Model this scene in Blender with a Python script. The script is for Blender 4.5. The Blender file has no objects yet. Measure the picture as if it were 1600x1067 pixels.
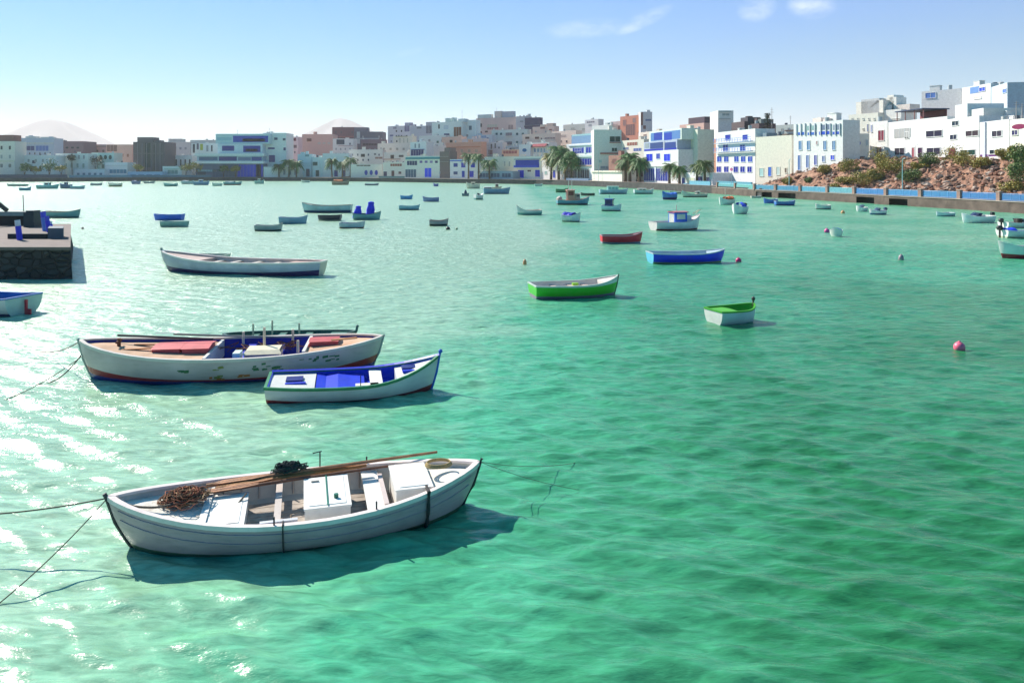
import bpy, bmesh, math, random
import numpy as np
from mathutils import Vector, Matrix
R = math.radians
random.seed(7); np.random.seed(7)
scn = bpy.context.scene
col = scn.collection

# ---------------------------------------------------------------- camera
CH = 5.5; F = 1200.0; HY = 266.0          # camera height, focal length and horizon in photo pixels
cam_d = bpy.data.cameras.new('camera'); cam = bpy.data.objects.new('camera', cam_d); col.objects.link(cam)
cam.location = (0, 0, CH); cam.rotation_euler = (R(90), 0, 0)
cam_d.sensor_width = 36.0; cam_d.lens = 36.0 * F / 1600.0
cam_d.shift_y = -(533.5 - HY) / 1600.0
cam_d.clip_start = 0.1; cam_d.clip_end = 30000
scn.camera = cam

# ---------------------------------------------------------------- light
SUN_AZ, SUN_EL = -48.0, 36.0               # degrees, azimuth from +Y towards +X
world = bpy.data.worlds.new('World'); scn.world = world; world.use_nodes = True
nt = world.node_tree; nt.nodes.clear()
def N(tree, typ, **kw):
    n = tree.nodes.new(typ)
    for k, v in kw.items(): setattr(n, k, v)
    return n
geo = N(nt, 'ShaderNodeTexCoord')
mp = N(nt, 'ShaderNodeMapping'); mp.inputs['Scale'].default_value = (1, 1, 3.4)
nrm = N(nt, 'ShaderNodeVectorMath', operation='NORMALIZE')
sky = N(nt, 'ShaderNodeTexSky', sky_type='NISHITA', sun_disc=False, sun_elevation=R(SUN_EL), sun_rotation=R(SUN_AZ),
        air_density=1.0, dust_density=0.0, ozone_density=1.6)
hs = N(nt, 'ShaderNodeHueSaturation'); hs.inputs['Saturation'].default_value = 1.6; hs.inputs['Hue'].default_value = 0.478
bg = N(nt, 'ShaderNodeBackground'); bg.inputs['Strength'].default_value = 0.108
wo = N(nt, 'ShaderNodeOutputWorld')
L_ = nt.links.new
L_(geo.outputs['Generated'], mp.inputs['Vector']); L_(mp.outputs[0], nrm.inputs[0]); L_(nrm.outputs[0], sky.inputs['Vector'])
L_(sky.outputs[0], hs.inputs['Color'])
# creamy near the horizon, blue above; neutral overhead, shaped to warm facade light
sz = N(nt, 'ShaderNodeSeparateXYZ'); L_(geo.outputs['Generated'], sz.inputs[0])
tn = N(nt, 'ShaderNodeValToRGB'); L_(sz.outputs['Z'], tn.inputs[0]); e_ = tn.color_ramp.elements
e_[0].position = .02; e_[0].color = (1.5, .98, .78, 1); e_[1].position = .62; e_[1].color = (1.10, 1.02, 1.0, 1)
for p_, c_ in ((.075, (1.34, 1.0, .86, 1)), (.115, (1.06, 1.02, .98, 1)), (.15, (.80, 1.04, 1.15, 1)), (.19, (.62, 1.04, 1.38, 1)), (.36, (.86, 1.03, 1.3, 1))): q_ = e_.new(p_); q_.color = c_
tm = N(nt, 'ShaderNodeMix', data_type='RGBA', blend_type='MULTIPLY'); tm.inputs[0].default_value = 1.0; L_(hs.outputs[0], tm.inputs[6]); L_(tn.outputs[0], tm.inputs[7])
# a few thin clouds, high up in the sky's own directions
def cloud_mask(azd, eld, ra, re, tilt):
    d = Vector((math.sin(R(azd))*math.cos(R(eld)), math.cos(R(azd))*math.cos(R(eld)), math.sin(R(eld))))
    rt = Vector((math.cos(R(azd)), -math.sin(R(azd)), 0)); up = d.cross(rt) * -1
    if up.z < 0: up = -up
    a = rt*math.cos(R(tilt)) + up*math.sin(R(tilt)); b = -rt*math.sin(R(tilt)) + up*math.cos(R(tilt))
    outs = []
    for v, r_ in ((a, ra), (b, re)):
        sb = N(nt, 'ShaderNodeVectorMath', operation='SUBTRACT'); L_(geo.outputs['Generated'], sb.inputs[0]); sb.inputs[1].default_value = d
        dt = N(nt, 'ShaderNodeVectorMath', operation='DOT_PRODUCT'); L_(sb.outputs[0], dt.inputs[0]); dt.inputs[1].default_value = v / R(r_)
        pw = N(nt, 'ShaderNodeMath', operation='MULTIPLY'); L_(dt.outputs['Value'], pw.inputs[0]); L_(dt.outputs['Value'], pw.inputs[1]); outs.append(pw)
    ad = N(nt, 'ShaderNodeMath', operation='ADD'); L_(outs[0].outputs[0], ad.inputs[0]); L_(outs[1].outputs[0], ad.inputs[1])
    mr = N(nt, 'ShaderNodeMapRange'); mr.inputs[1].default_value = 1.2; mr.inputs[2].default_value = 0.0; L_(ad.outputs[0], mr.inputs[0])
    return mr.outputs[0]
def px_dir(px, py):
    v = Vector(((px-800)/F, 1, (HY-py)/F)); return math.degrees(math.atan2(v.x, v.y)), math.degrees(math.atan2(v.z, math.hypot(v.x, v.y)))
tot = None
for (px, py, ra, re, tilt, k) in ((1183,14,1.3,.9,10,.9),(1268,9,1.6,.9,-4,1.0),(1005,32,2.2,.55,24,.8),(915,45,3.2,.7,4,.55),(640,82,1.1,.3,15,.3)):
    a, e = px_dir(px, py); o = cloud_mask(a, e, ra, re, tilt)
    m = N(nt, 'ShaderNodeMath', operation='MULTIPLY'); L_(o, m.inputs[0]); m.inputs[1].default_value = k
    if tot is None: tot = m.outputs[0]
    else:
        s = N(nt, 'ShaderNodeMath', operation='MAXIMUM'); L_(tot, s.inputs[0]); L_(m.outputs[0], s.inputs[1]); tot = s.outputs[0]
nm = N(nt, 'ShaderNodeMapping'); nm.inputs['Scale'].default_value = (22, 22, 50)
nz = N(nt, 'ShaderNodeTexNoise'); nz.inputs['Scale'].default_value = 1.0; nz.inputs['Detail'].default_value = 7; nz.inputs['Roughness'].default_value = .62
L_(geo.outputs['Generated'], nm.inputs[0]); L_(nm.outputs[0], nz.inputs['Vector'])
cr = N(nt, 'ShaderNodeMapRange'); cr.inputs[1].default_value = .36; cr.inputs[2].default_value = .66; L_(nz.outputs[0], cr.inputs[0])
cm = N(nt, 'ShaderNodeMath', operation='MULTIPLY'); L_(tot, cm.inputs[0]); L_(cr.outputs[0], cm.inputs[1])
cs = N(nt, 'ShaderNodeMath', operation='MULTIPLY'); L_(cm.outputs[0], cs.inputs[0]); cs.inputs[1].default_value = .5
mx = N(nt, 'ShaderNodeMix', data_type='RGBA'); L_(cs.outputs[0], mx.inputs[0]); L_(tm.outputs[2], mx.inputs[6]); mx.inputs[7].default_value = (7.5, 7.8, 8.0, 1)
L_(mx.outputs[2], bg.inputs['Color']); L_(bg.outputs[0], wo.inputs['Surface'])

sd = bpy.data.lights.new('sun', 'SUN'); so = bpy.data.objects.new('sun', sd); col.objects.link(so)
sd.energy = 5.0; sd.angle = R(0.5); sd.color = (1.0, 0.93, 0.82)
sv = Vector((math.sin(R(SUN_AZ))*math.cos(R(SUN_EL)), math.cos(R(SUN_AZ))*math.cos(R(SUN_EL)), math.sin(R(SUN_EL))))
so.rotation_euler = (-sv).to_track_quat('-Z', 'Y').to_euler()
scn.view_settings.view_transform = 'Standard'; scn.view_settings.look = 'None'
scn.view_settings.exposure = 0.82; scn.view_settings.gamma = 1.0; scn.view_settings.use_curve_mapping = False
try:
    scn.cycles.volume_bounces = 1; scn.cycles.max_bounces = 8; scn.cycles.caustics_reflective = False; scn.cycles.caustics_refractive = False
except Exception: pass

# ---------------------------------------------------------------- helpers
def lin(r, g, b):
    f = lambda c: (c/255/12.92) if c/255 <= .04045 else ((c/255+.055)/1.055)**2.4
    return (f(r), f(g), f(b))
def at(px, py, z=0.0):
    d = (CH - z) * F / (py - HY); return Vector(((px-800)*d/F, d, z))
def P(px, py, d): return Vector(((px-800)*d/F, d, CH-(py-HY)*d/F))

class MB:
    def __init__(s): s.v = []; s.f = []; s.m = []
    def face(s, pts, mi=0):
        b = len(s.v); s.v += [tuple(p) for p in pts]; s.f.append(tuple(range(b, b+len(pts)))); s.m.append(mi)
    def box(s, x0, x1, y0, y1, z0, z1, mi=0, M=None):
        c = [Vector((x, y, z)) for z in (z0, z1) for y in (y0, y1) for x in (x0, x1)]
        if M is not None: c = [M @ p for p in c]
        b = len(s.v); s.v += [tuple(p) for p in c]
        for q in ((0,2,3,1),(4,5,7,6),(0,1,5,4),(2,6,7,3),(0,4,6,2),(1,3,7,5)): s.f.append(tuple(b+i for i in q)); s.m.append(mi)
    def grid(s, rows, mi=0, closed=False, flip=False):
        b = len(s.v); n = len(rows[0])
        for r in rows: s.v += [tuple(p) for p in r]
        for i in range(len(rows)-1):
            for j in range(n if closed else n-1):
                k = (j+1) % n; q = (b+i*n+j, b+i*n+k, b+(i+1)*n+k, b+(i+1)*n+j)
                s.f.append(q[::-1] if flip else q); s.m.append(mi)
    def tube(s, pts, r, n=6, mi=0, cap=True):
        pts = [Vector(p) for p in pts]; rows = []
        for i, p in enumerate(pts):
            t = (pts[min(i+1, len(pts)-1)] - pts[max(i-1, 0)]).normalized()
            a = t.cross(Vector((0, 0, 1)) if abs(t.z) < .9 else Vector((1, 0, 0))).normalized(); b_ = t.cross(a)
            rr = r[i] if isinstance(r, (list, tuple)) else r
            rows.append([p + (a*math.cos(2*math.pi*k/n) + b_*math.sin(2*math.pi*k/n))*rr for k in range(n)])
        b0 = len(s.v); s.grid(rows, mi, True)
        if cap:
            s.f.append(tuple(b0+k for k in range(n))[::-1]); s.m.append(mi)
            e = b0+(len(rows)-1)*n; s.f.append(tuple(e+k for k in range(n))); s.m.append(mi)
    def ball(s, c, rx, ry, rz, mi=0, n=10, m=6, jit=0, rnd=random):
        rows = []
        for i in range(m+1):
            th = math.pi*i/m; rw = []
            for k in range(n):
                ph = 2*math.pi*k/n; j = 1+jit*(rnd.random()-.5)*2 if 0 < i < m else 1
                rw.append((c[0]+rx*j*math.sin(th)*math.cos(ph), c[1]+ry*j*math.sin(th)*math.sin(ph), c[2]+rz*j*math.cos(th)))
            rows.append(rw)
        s.grid(rows, mi, True, True)
    def build(s, name, mats, parent=None, smooth=False, loc=None):
        me = bpy.data.meshes.new(name); me.from_pydata(s.v, [], s.f)
        if not isinstance(mats, (list, tuple)): mats = [mats]
        for m in mats: me.materials.append(m)
        me.polygons.foreach_set('material_index', s.m)
        if smooth: me.polygons.foreach_set('use_smooth', [True]*len(s.f))
        me.update(); o = bpy.data.objects.new(name, me); col.objects.link(o)
        if parent is not None: o.parent = parent
        if loc is not None: o.location = loc
        return o
def tag(o, label=None, cat=None, group=None, kind=None):
    if label: o['label'] = label
    if cat: o['category'] = cat
    if group: o['group'] = group
    if kind: o['kind'] = kind
    return o
def empty(name, loc, rz, label, cat, group=None):
    o = bpy.data.objects.new(name, None); col.objects.link(o); o.location = loc; o.rotation_euler = (0, 0, rz)
    o.empty_display_size = .3
    return tag(o, label, cat, group)

# ---------------------------------------------------------------- materials
MATS = {}
def paint(name, c, rough=.55, var=.18, scale=2.0, bump=.15, dirt=None, dirtc=(.2,.15,.1), metal=0, bscale=None, spec=.4):
    """painted / plain surface: base colour with worn variation, optional dirt patches and a fine bump"""
    if name in MATS: return MATS[name]
    m = bpy.data.materials.new(name); m.use_nodes = True; t = m.node_tree; ln = t.links.new
    b = t.nodes['Principled BSDF']; b.inputs['Roughness'].default_value = rough; b.inputs['Metallic'].default_value = metal
    b.inputs['Specular IOR Level'].default_value = spec
    tc = t.nodes.new('ShaderNodeTexCoord'); n1 = t.nodes.new('ShaderNodeTexNoise'); n1.inputs['Scale'].default_value = scale
    n1.inputs['Detail'].default_value = 6; n1.inputs['Roughness'].default_value = .6; ln(tc.outputs['Object'], n1.inputs['Vector'])
    mr = t.nodes.new('ShaderNodeMapRange'); mr.inputs[1].default_value = .3; mr.inputs[2].default_value = .7
    mr.inputs[3].default_value = 1-var; mr.inputs[4].default_value = 1+var*.35; ln(n1.outputs[0], mr.inputs[0])
    vm = t.nodes.new('ShaderNodeVectorMath'); vm.operation = 'SCALE'; vm.inputs[0].default_value = c[:3]; ln(mr.outputs[0], vm.inputs['Scale'])
    out = vm.outputs[0]
    if dirt:
        n2 = t.nodes.new('ShaderNodeTexNoise'); n2.inputs['Scale'].default_value = scale*2.3; n2.inputs['Detail'].default_value = 8; n2.inputs['Roughness'].default_value = .7
        ln(tc.outputs['Object'], n2.inputs['Vector'])
        r2 = t.nodes.new('ShaderNodeMapRange'); r2.inputs[1].default_value = .5; r2.inputs[2].default_value = .72; r2.inputs[4].default_value = dirt; ln(n2.outputs[0], r2.inputs[0])
        mx = t.nodes.new('ShaderNodeMix'); mx.data_type = 'RGBA'; ln(r2.outputs[0], mx.inputs[0]); ln(out, mx.inputs[6]); mx.inputs[7].default_value = (*dirtc, 1); out = mx.outputs[2]
    ln(out, b.inputs['Base Color'])
    if bump:
        bp = t.nodes.new('ShaderNodeBump'); bp.inputs['Strength'].default_value = bump; bp.inputs['Distance'].default_value = .02
        n3 = t.nodes.new('ShaderNodeTexNoise'); n3.inputs['Scale'].default_value = bscale or scale*6; n3.inputs['Detail'].default_value = 4
        ln(tc.outputs['Object'], n3.inputs['Vector']); ln(n3.outputs[0], bp.inputs['Height']); ln(bp.outputs[0], b.inputs['Normal'])
    MATS[name] = m; return m
def hullmat(name, top, bands=(), wear=.25, wearc=(.25,.2,.17), planks=9.0, rough=.45):
    """boat side: colour bands by height above the water (z0, rise towards the ends, colour), plank seams and wear"""
    m = bpy.data.materials.new(name); m.use_nodes = True; t = m.node_tree; ln = t.links.new
    b = t.nodes['Principled BSDF']; b.inputs['Roughness'].default_value = rough
    tc = t.nodes.new('ShaderNodeTexCoord'); sp = t.nodes.new('ShaderNodeSeparateXYZ'); ln(tc.outputs['Object'], sp.inputs[0])
    mth = lambda op, a, b_=None: _m(t, op, a, b_)
    n0 = t.nodes.new('ShaderNodeTexNoise'); n0.inputs['Scale'].default_value = 1.3; n0.inputs['Detail'].default_value = 6; ln(tc.outputs['Object'], n0.inputs['Vector'])
    mr = t.nodes.new('ShaderNodeMapRange'); mr.inputs[1].default_value = .3; mr.inputs[2].default_value = .7; mr.inputs[3].default_value = .8; mr.inputs[4].default_value = 1.06; ln(n0.outputs[0], mr.inputs[0])
    vm = t.nodes.new('ShaderNodeVectorMath'); vm.operation = 'SCALE'; vm.inputs[0].default_value = top; ln(mr.outputs[0], vm.inputs['Scale'])
    cur = vm.outputs[0]
    x2 = mth('MULTIPLY', sp.outputs['X'], sp.outputs['X'])
    for (z0, rise, c) in bands:                       # from the highest band down
        h = mth('ADD', mth('MULTIPLY', x2, rise), z0); h = mth('ADD', h, mth('MULTIPLY', mth('SUBTRACT', n0.outputs[0], .5), .03))
        k = mth('LESS_THAN', sp.outputs['Z'], h)
        mx = t.nodes.new('ShaderNodeMix'); mx.data_type = 'RGBA'; ln(k, mx.inputs[0]); ln(cur, mx.inputs[6]); mx.inputs[7].default_value = (*c, 1); cur = mx.outputs[2]
    # scrapes and dirt, stretched along the boat
    mpn = t.nodes.new('ShaderNodeMapping'); mpn.inputs['Scale'].default_value = (1.2, 1.2, 7); ln(tc.outputs['Object'], mpn.inputs[0])
    n2 = t.nodes.new('ShaderNodeTexNoise'); n2.inputs['Scale'].default_value = 2.2; n2.inputs['Detail'].default_value = 9; n2.inputs['Roughness'].default_value = .72; ln(mpn.outputs[0], n2.inputs['Vector'])
    r2 = t.nodes.new('ShaderNodeMapRange'); r2.inputs[1].default_value = .5; r2.inputs[2].default_value = .75; r2.inputs[4].default_value = wear; ln(n2.outputs[0], r2.inputs[0])
    mx = t.nodes.new('ShaderNodeMix'); mx.data_type = 'RGBA'; ln(r2.outputs[0], mx.inputs[0]); ln(cur, mx.inputs[6]); mx.inputs[7].default_value = (*wearc, 1); cur = mx.outputs[2]
    ln(cur, b.inputs['Base Color'])
    w = mth('MULTIPLY', sp.outputs['Z'], planks); w = mth('FRACT', w); w = mth('LESS_THAN', w, .08)
    hh = mth('ADD', mth('MULTIPLY', w, -1.0), mth('MULTIPLY', n2.outputs[0], .5))
    bp = t.nodes.new('ShaderNodeBump'); bp.inputs['Strength'].default_value = .45; bp.inputs['Distance'].default_value = .012; ln(hh, bp.inputs['Height']); ln(bp.outputs[0], b.inputs['Normal'])
    return m
def _m(t, op, a, b=None):
    n = t.nodes.new('ShaderNodeMath'); n.operation = op
    for i, v in enumerate((a, b)):
        if v is None: continue
        if isinstance(v, (int, float)): n.inputs[i].default_value = v
        else: t.links.new(v, n.inputs[i])
    return n.outputs[0]
WH = (.80, .79, .75)
white = paint('white_paint', WH, .5, .12, 1.5, .12, .3, (.42,.34,.26))
wood = paint('weathered_wood', (.34,.17,.08), .7, .45, 5, .4, .4, (.12,.07,.05))
rope_m = paint('rope', (.16,.13,.10), .9, .3, 30, .5)
black = paint('black_rubber', (.02,.02,.022), .5, .2, 5)
def leafmat(name, c1, c2):
    m = bpy.data.materials.new(name); m.use_nodes = True; t = m.node_tree; b = t.nodes['Principled BSDF']; b.inputs['Roughness'].default_value = .6
    g = t.nodes.new('ShaderNodeNewGeometry'); r = t.nodes.new('ShaderNodeMix'); r.data_type = 'RGBA'; t.links.new(g.outputs['Random Per Island'], r.inputs[0])
    r.inputs[6].default_value = (*c1, 1); r.inputs[7].default_value = (*c2, 1); t.links.new(r.outputs[2], b.inputs['Base Color']); return m
leaf_g = leafmat('palm_leaf', (.02,.11,.015), (.10,.22,.03))
leaf_o = leafmat('ochre_leaf', (.36,.25,.03), (.17,.19,.03))
leaf_y = leafmat('yellow_leaf', (.34,.26,.03), (.17,.17,.03))
leaf_d = leafmat('dark_leaf', (.02,.03,.02), (.05,.07,.03))
leaf_l = leafmat('fresh_leaf', (.12,.19,.03), (.06,.11,.02))
trunk_m = paint('palm_bark', (.16,.10,.065), .9, .4, 3, .6)

# ---------------------------------------------------------------- shoreline and ground height
SH_PX = [-900,-300,0,200,360,540,700,850,920,1000,1060,1120,1180,1260,1400,1500,1600,1800,2300]
SH_Y  = [285,284.5,284.5,283.3,282.8,283.5,286,288.5,291,295,299,303,307.5,312,321,327,334,350,400]
def shore(px): return CH*F/(np.interp(px, SH_PX, SH_Y)-HY)
def rise(px): return np.interp(px, [0,400,550,740,850,1000,1150,1240,1320,1600], [3,5,12,19,16,15,11,8,5.2,5.2])
def ground(px, s):
    px = np.asarray(px, float); s = np.asarray(s, float)
    w = np.clip((px-1170)/70, 0, 1)                         # the rubble bank on the right is steeper and closer
    q = np.where(px > 1170, 1.55, 1.75)
    a = q + rise(px)*np.clip((s-22)/110, 0, 1)**.9
    k = np.clip((s-3.6)/np.interp(px, [1200,1320,1380,1600,1800], [11,13,19,13,12]), 0, 1)
    b = 1.55 + np.interp(px, [1170,1240,1300,1350,1600], [1.6,3.2,5.2,6.1,5.7])*(k*k*(3-2*k)*.35+k*.65) + np.clip((s-30)/60, 0, 1)*3
    return a*(1-w) + b*w
# ================================================================ the setting: water, land, hills, haze
def build_water():
    lam = np.exp(np.linspace(math.log(.19), math.log(3.2), 44)); rs = np.random.RandomState(3)
    th = R(-98) + rs.normal(0, .42, 44); ph = rs.uniform(0, 6.28, 44)
    kx = np.cos(th)*2*np.pi/lam; ky = np.sin(th)*2*np.pi/lam; amp = .0076*lam*np.interp(lam, [.19,.3,.7,1.1,2,3.2], [.7,1.15,1.2,.75,.42,.3])
    r = [2.5]
    while r[-1] < 260: r.append(r[-1]*1.0048)
    while r[-1] < 10500: r.append(r[-1]*1.06)
    r = np.array(r)
    a1 = np.arange(R(-42), R(42), .0036); a0 = np.linspace(R(-180), R(-42), 26)[:-1]; a2 = np.linspace(R(42), R(180), 26)
    a = np.concatenate([a0, a1, a2]); nr, na = len(r), len(a)
    RR, AA = np.meshgrid(r, a, indexing='ij'); X = RR*np.sin(AA); Y = RR*np.cos(AA)
    Z = np.zeros_like(X); fine = np.abs(AA) < R(42)
    for i in range(44):
        cell = RR*.0048
        fade = np.clip(1.6 - 4*cell/lam[i], 0, 1)*fine
        w_ = .5+.5*np.sin(kx[i]*X + ky[i]*Y + ph[i] + .9*np.sin(X*.21+i)+.8*np.sin(Y*.17-i*2))
        Z += fade*amp[i]*(2*w_**1.35-.9)
    # calmer and livelier patches
    Z *= .75 + .35*np.sin(X*.11+1.3+.6*np.sin(Y*.05))*np.sin(Y*.08+.4)
    V = np.stack([X, Y, Z], -1).reshape(-1, 3)
    idx = np.arange(nr*na).reshape(nr, na)
    f = np.stack([idx[:-1, :-1], idx[:-1, 1:], idx[1:, 1:], idx[1:, :-1]], -1).reshape(-1, 4)[:, ::-1]
    c0 = len(V); V = np.vstack([V, [[0, 0, 0]]])
    me = bpy.data.meshes.new('water'); me.vertices.add(len(V)); me.vertices.foreach_set('co', V.ravel())
    tri = np.stack([idx[0, :-1], idx[0, 1:], np.full(na-1, c0)], -1)[:, ::-1]
    nl = f.size + tri.size; me.loops.add(nl); me.loops.foreach_set('vertex_index', np.concatenate([f.ravel(), tri.ravel()]))
    me.polygons.add(len(f)+len(tri))
    me.polygons.foreach_set('loop_start', np.concatenate([np.arange(len(f))*4, f.size+np.arange(len(tri))*3]))
    me.polygons.foreach_set('loop_total', np.concatenate([np.full(len(f), 4), np.full(len(tri), 3)]))
    me.polygons.foreach_set('use_smooth', np.ones(len(f)+len(tri), bool)); me.update(); me.validate()
    o = bpy.data.objects.new('water', me); col.objects.link(o); o['kind'] = 'structure'
    m = bpy.data.materials.new('water'); m.use_nodes = True; t = m.node_tree; ln = t.links.new; b = t.nodes['Principled BSDF']
    b.inputs['Roughness'].default_value = .11; b.inputs['IOR'].default_value = 1.33
    tc = t.nodes.new('ShaderNodeTexCoord'); sp = t.nodes.new('ShaderNodeSeparateXYZ'); ln(tc.outputs['Object'], sp.inputs[0])
    # sandy shallows and glare put into the colour: paler left and farther off
    n1 = t.nodes.new('ShaderNodeTexNoise'); n1.inputs['Scale'].default_value = .09; n1.inputs['Detail'].default_value = 5; n1.inputs['Distortion'].default_value = .6; ln(tc.outputs['Object'], n1.inputs['Vector'])
    n2 = t.nodes.new('ShaderNodeTexNoise'); n2.inputs['Scale'].default_value = .55; n2.inputs['Detail'].default_value = 6; n2.inputs['Distortion'].default_value = 1.2; ln(tc.outputs['Object'], n2.inputs['Vector'])
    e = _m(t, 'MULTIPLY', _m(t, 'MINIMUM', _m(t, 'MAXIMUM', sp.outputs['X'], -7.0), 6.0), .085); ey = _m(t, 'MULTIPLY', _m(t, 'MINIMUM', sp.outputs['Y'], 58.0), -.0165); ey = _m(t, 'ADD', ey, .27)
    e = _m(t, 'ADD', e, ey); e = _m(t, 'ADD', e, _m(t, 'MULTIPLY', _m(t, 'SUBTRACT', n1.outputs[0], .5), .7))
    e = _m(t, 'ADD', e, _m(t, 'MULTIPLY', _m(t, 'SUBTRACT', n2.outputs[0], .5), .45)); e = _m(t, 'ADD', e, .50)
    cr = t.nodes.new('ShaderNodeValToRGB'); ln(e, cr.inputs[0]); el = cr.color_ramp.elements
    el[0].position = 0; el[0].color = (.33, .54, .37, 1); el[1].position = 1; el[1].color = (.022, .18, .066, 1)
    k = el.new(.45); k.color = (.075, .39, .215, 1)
    # ripple light and dark put into the colour, over bed mottles of weed and sand
    m3 = t.nodes.new('ShaderNodeMapping'); m3.inputs['Scale'].default_value = (.55, 1.6, 1); m3.inputs['Rotation'].default_value = (0, 0, R(-12)); ln(tc.outputs['Object'], m3.inputs[0])
    n3 = t.nodes.new('ShaderNodeTexNoise'); n3.inputs['Scale'].default_value = 3.6; n3.inputs['Detail'].default_value = 5; n3.inputs['Distortion'].default_value = 1.1; ln(m3.outputs[0], n3.inputs['Vector'])
    r3 = t.nodes.new('ShaderNodeMapRange'); ln(n3.outputs[0], r3.inputs[0]); r3.inputs[1].default_value = .34; r3.inputs[2].default_value = .66; r3.inputs[3].default_value = .74; r3.inputs[4].default_value = 1.22
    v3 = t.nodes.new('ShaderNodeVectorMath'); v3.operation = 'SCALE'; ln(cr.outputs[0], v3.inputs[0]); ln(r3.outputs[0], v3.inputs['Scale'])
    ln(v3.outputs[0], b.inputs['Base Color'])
    mp = t.nodes.new('ShaderNodeMapping'); mp.inputs['Scale'].default_value = (.55, 1.5, 1); mp.inputs['Rotation'].default_value = (0, 0, R(8)); ln(tc.outputs['Object'], mp.inputs[0])
    b1 = t.nodes.new('ShaderNodeTexNoise'); b1.inputs['Scale'].default_value = 2.4; b1.inputs['Detail'].default_value = 5; b1.inputs['Roughness'].default_value = .6; ln(mp.outputs[0], b1.inputs['Vector'])
    b2 = t.nodes.new('ShaderNodeTexNoise'); b2.inputs['Scale'].default_value = 7; b2.inputs['Detail'].default_value = 3; ln(mp.outputs[0], b2.inputs['Vector'])
    ff = t.nodes.new('ShaderNodeMapRange'); ln(sp.outputs['Y'], ff.inputs[0]); ff.inputs[1].default_value = 12; ff.inputs[2].default_value = 55; ff.inputs[3].default_value = .05; ff.inputs[4].default_value = .55
    fr_ = t.nodes.new('ShaderNodeMapRange'); ln(sp.outputs['Y'], fr_.inputs[0]); fr_.inputs[1].default_value = 12; fr_.inputs[2].default_value = 130; fr_.inputs[3].default_value = .20; fr_.inputs[4].default_value = .27; ln(fr_.outputs[0], b.inputs['Roughness'])
    hh = _m(t, 'ADD', _m(t, 'MULTIPLY', b1.outputs[0], ff.outputs[0]), _m(t, 'MULTIPLY', b2.outputs[0], .018))
    bp = t.nodes.new('ShaderNodeBump'); bp.inputs['Strength'].default_value = 1.0; bp.inputs['Distance'].default_value = .6; ln(hh, bp.inputs['Height']); ln(bp.outputs[0], b.inputs['Normal'])
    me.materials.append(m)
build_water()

def soilmat():
    m = bpy.data.materials.new('ground_soil'); m.use_nodes = True; t = m.node_tree; ln = t.links.new; b = t.nodes['Principled BSDF']; b.inputs['Roughness'].default_value = .9
    tc = t.nodes.new('ShaderNodeTexCoord'); n1 = t.nodes.new('ShaderNodeTexNoise'); n1.inputs['Scale'].default_value = .35; n1.inputs['Detail'].default_value = 9; n1.inputs['Roughness'].default_value = .68; ln(tc.outputs['Object'], n1.inputs['Vector'])
    cr = t.nodes.new('ShaderNodeValToRGB'); ln(n1.outputs[0], cr.inputs[0]); el = cr.color_ramp.elements
    el[0].position = .32; el[0].color = (.10, .05, .035, 1); el[1].position = .66; el[1].color = (.42, .26, .18, 1); k = el.new(.5); k.color = (.30, .15, .095, 1)
    ln(cr.outputs[0], b.inputs['Base Color'])
    v = t.nodes.new('ShaderNodeTexVoronoi'); v.inputs['Scale'].default_value = 1.1; ln(tc.outputs['Object'], v.inputs['Vector'])
    bp = t.nodes.new('ShaderNodeBump'); bp.inputs['Distance'].default_value = .5; bp.inputs['Strength'].default_value = .8; ln(_m(t, 'ADD', v.outputs['Distance'], n1.outputs[0]), bp.inputs['Height']); ln(bp.outputs[0], b.inputs['Normal'])
    return m
soil = soilmat()
def build_land():
    us = np.concatenate([np.linspace(-900, 1150, 60), np.linspace(1165, 1800, 110), np.linspace(1850, 2300, 8)])
    ss = np.concatenate([[0, .6, 3.0], np.linspace(4, 60, 60), [75, 90, 110, 130, 160, 220, 320, 500, 900, 1600, 2800, 4600, 10500]])
    rows = []; rs = random.Random(5)
    for s in ss:
        rw = []
        for u in us:
            d = float(shore(u)) + s; z = float(ground(u, s))
            if s > 160: z = z*(1 - min(1, (s-160)/500)) + 4*min(1, (s-160)/500)
            if u > 1190 and 4 < s < 24: z += rs.uniform(-.32, .32)
            dd = min(d, 11000/math.hypot(1, (u-800)/F))
            rw.append(((u-800)/F*dd, dd, z))
        rows.append(rw)
    b = MB(); b.grid(rows); o = b.build('ground', soil); o['kind'] = 'structure'
    # quay edge wall and pavement along the whole shore
    stone = paint('quay_stone', (.085, .075, .075), .9, .5, .8, .8, .6, (.03,.028,.03)); pave = paint('pavement', (.33,.28,.25), .85, .2, .5, .2)
    us2 = [u for u in np.linspace(-900, 1190, 90)]
    top, bot, inn = [], [], []
    for u in us2:
        d = float(shore(u)); top.append(((u-800)/F*(d-.35), d-.35, 1.80)); bot.append(((u-800)/F*(d-.35), d-.35, -.8)); inn.append(((u-800)/F*(d+14), d+14, 1.80))
    q = MB(); q.grid([bot, top]); tag(q.build('quay_wall', stone), kind='structure')
    q = MB(); q.grid([[ (x, y, 1.81) for x, y, z in top], [(x, y, 1.81) for x, y, z in inn]]); tag(q.build('pavement', pave), kind='structure')
build_land()

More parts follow.
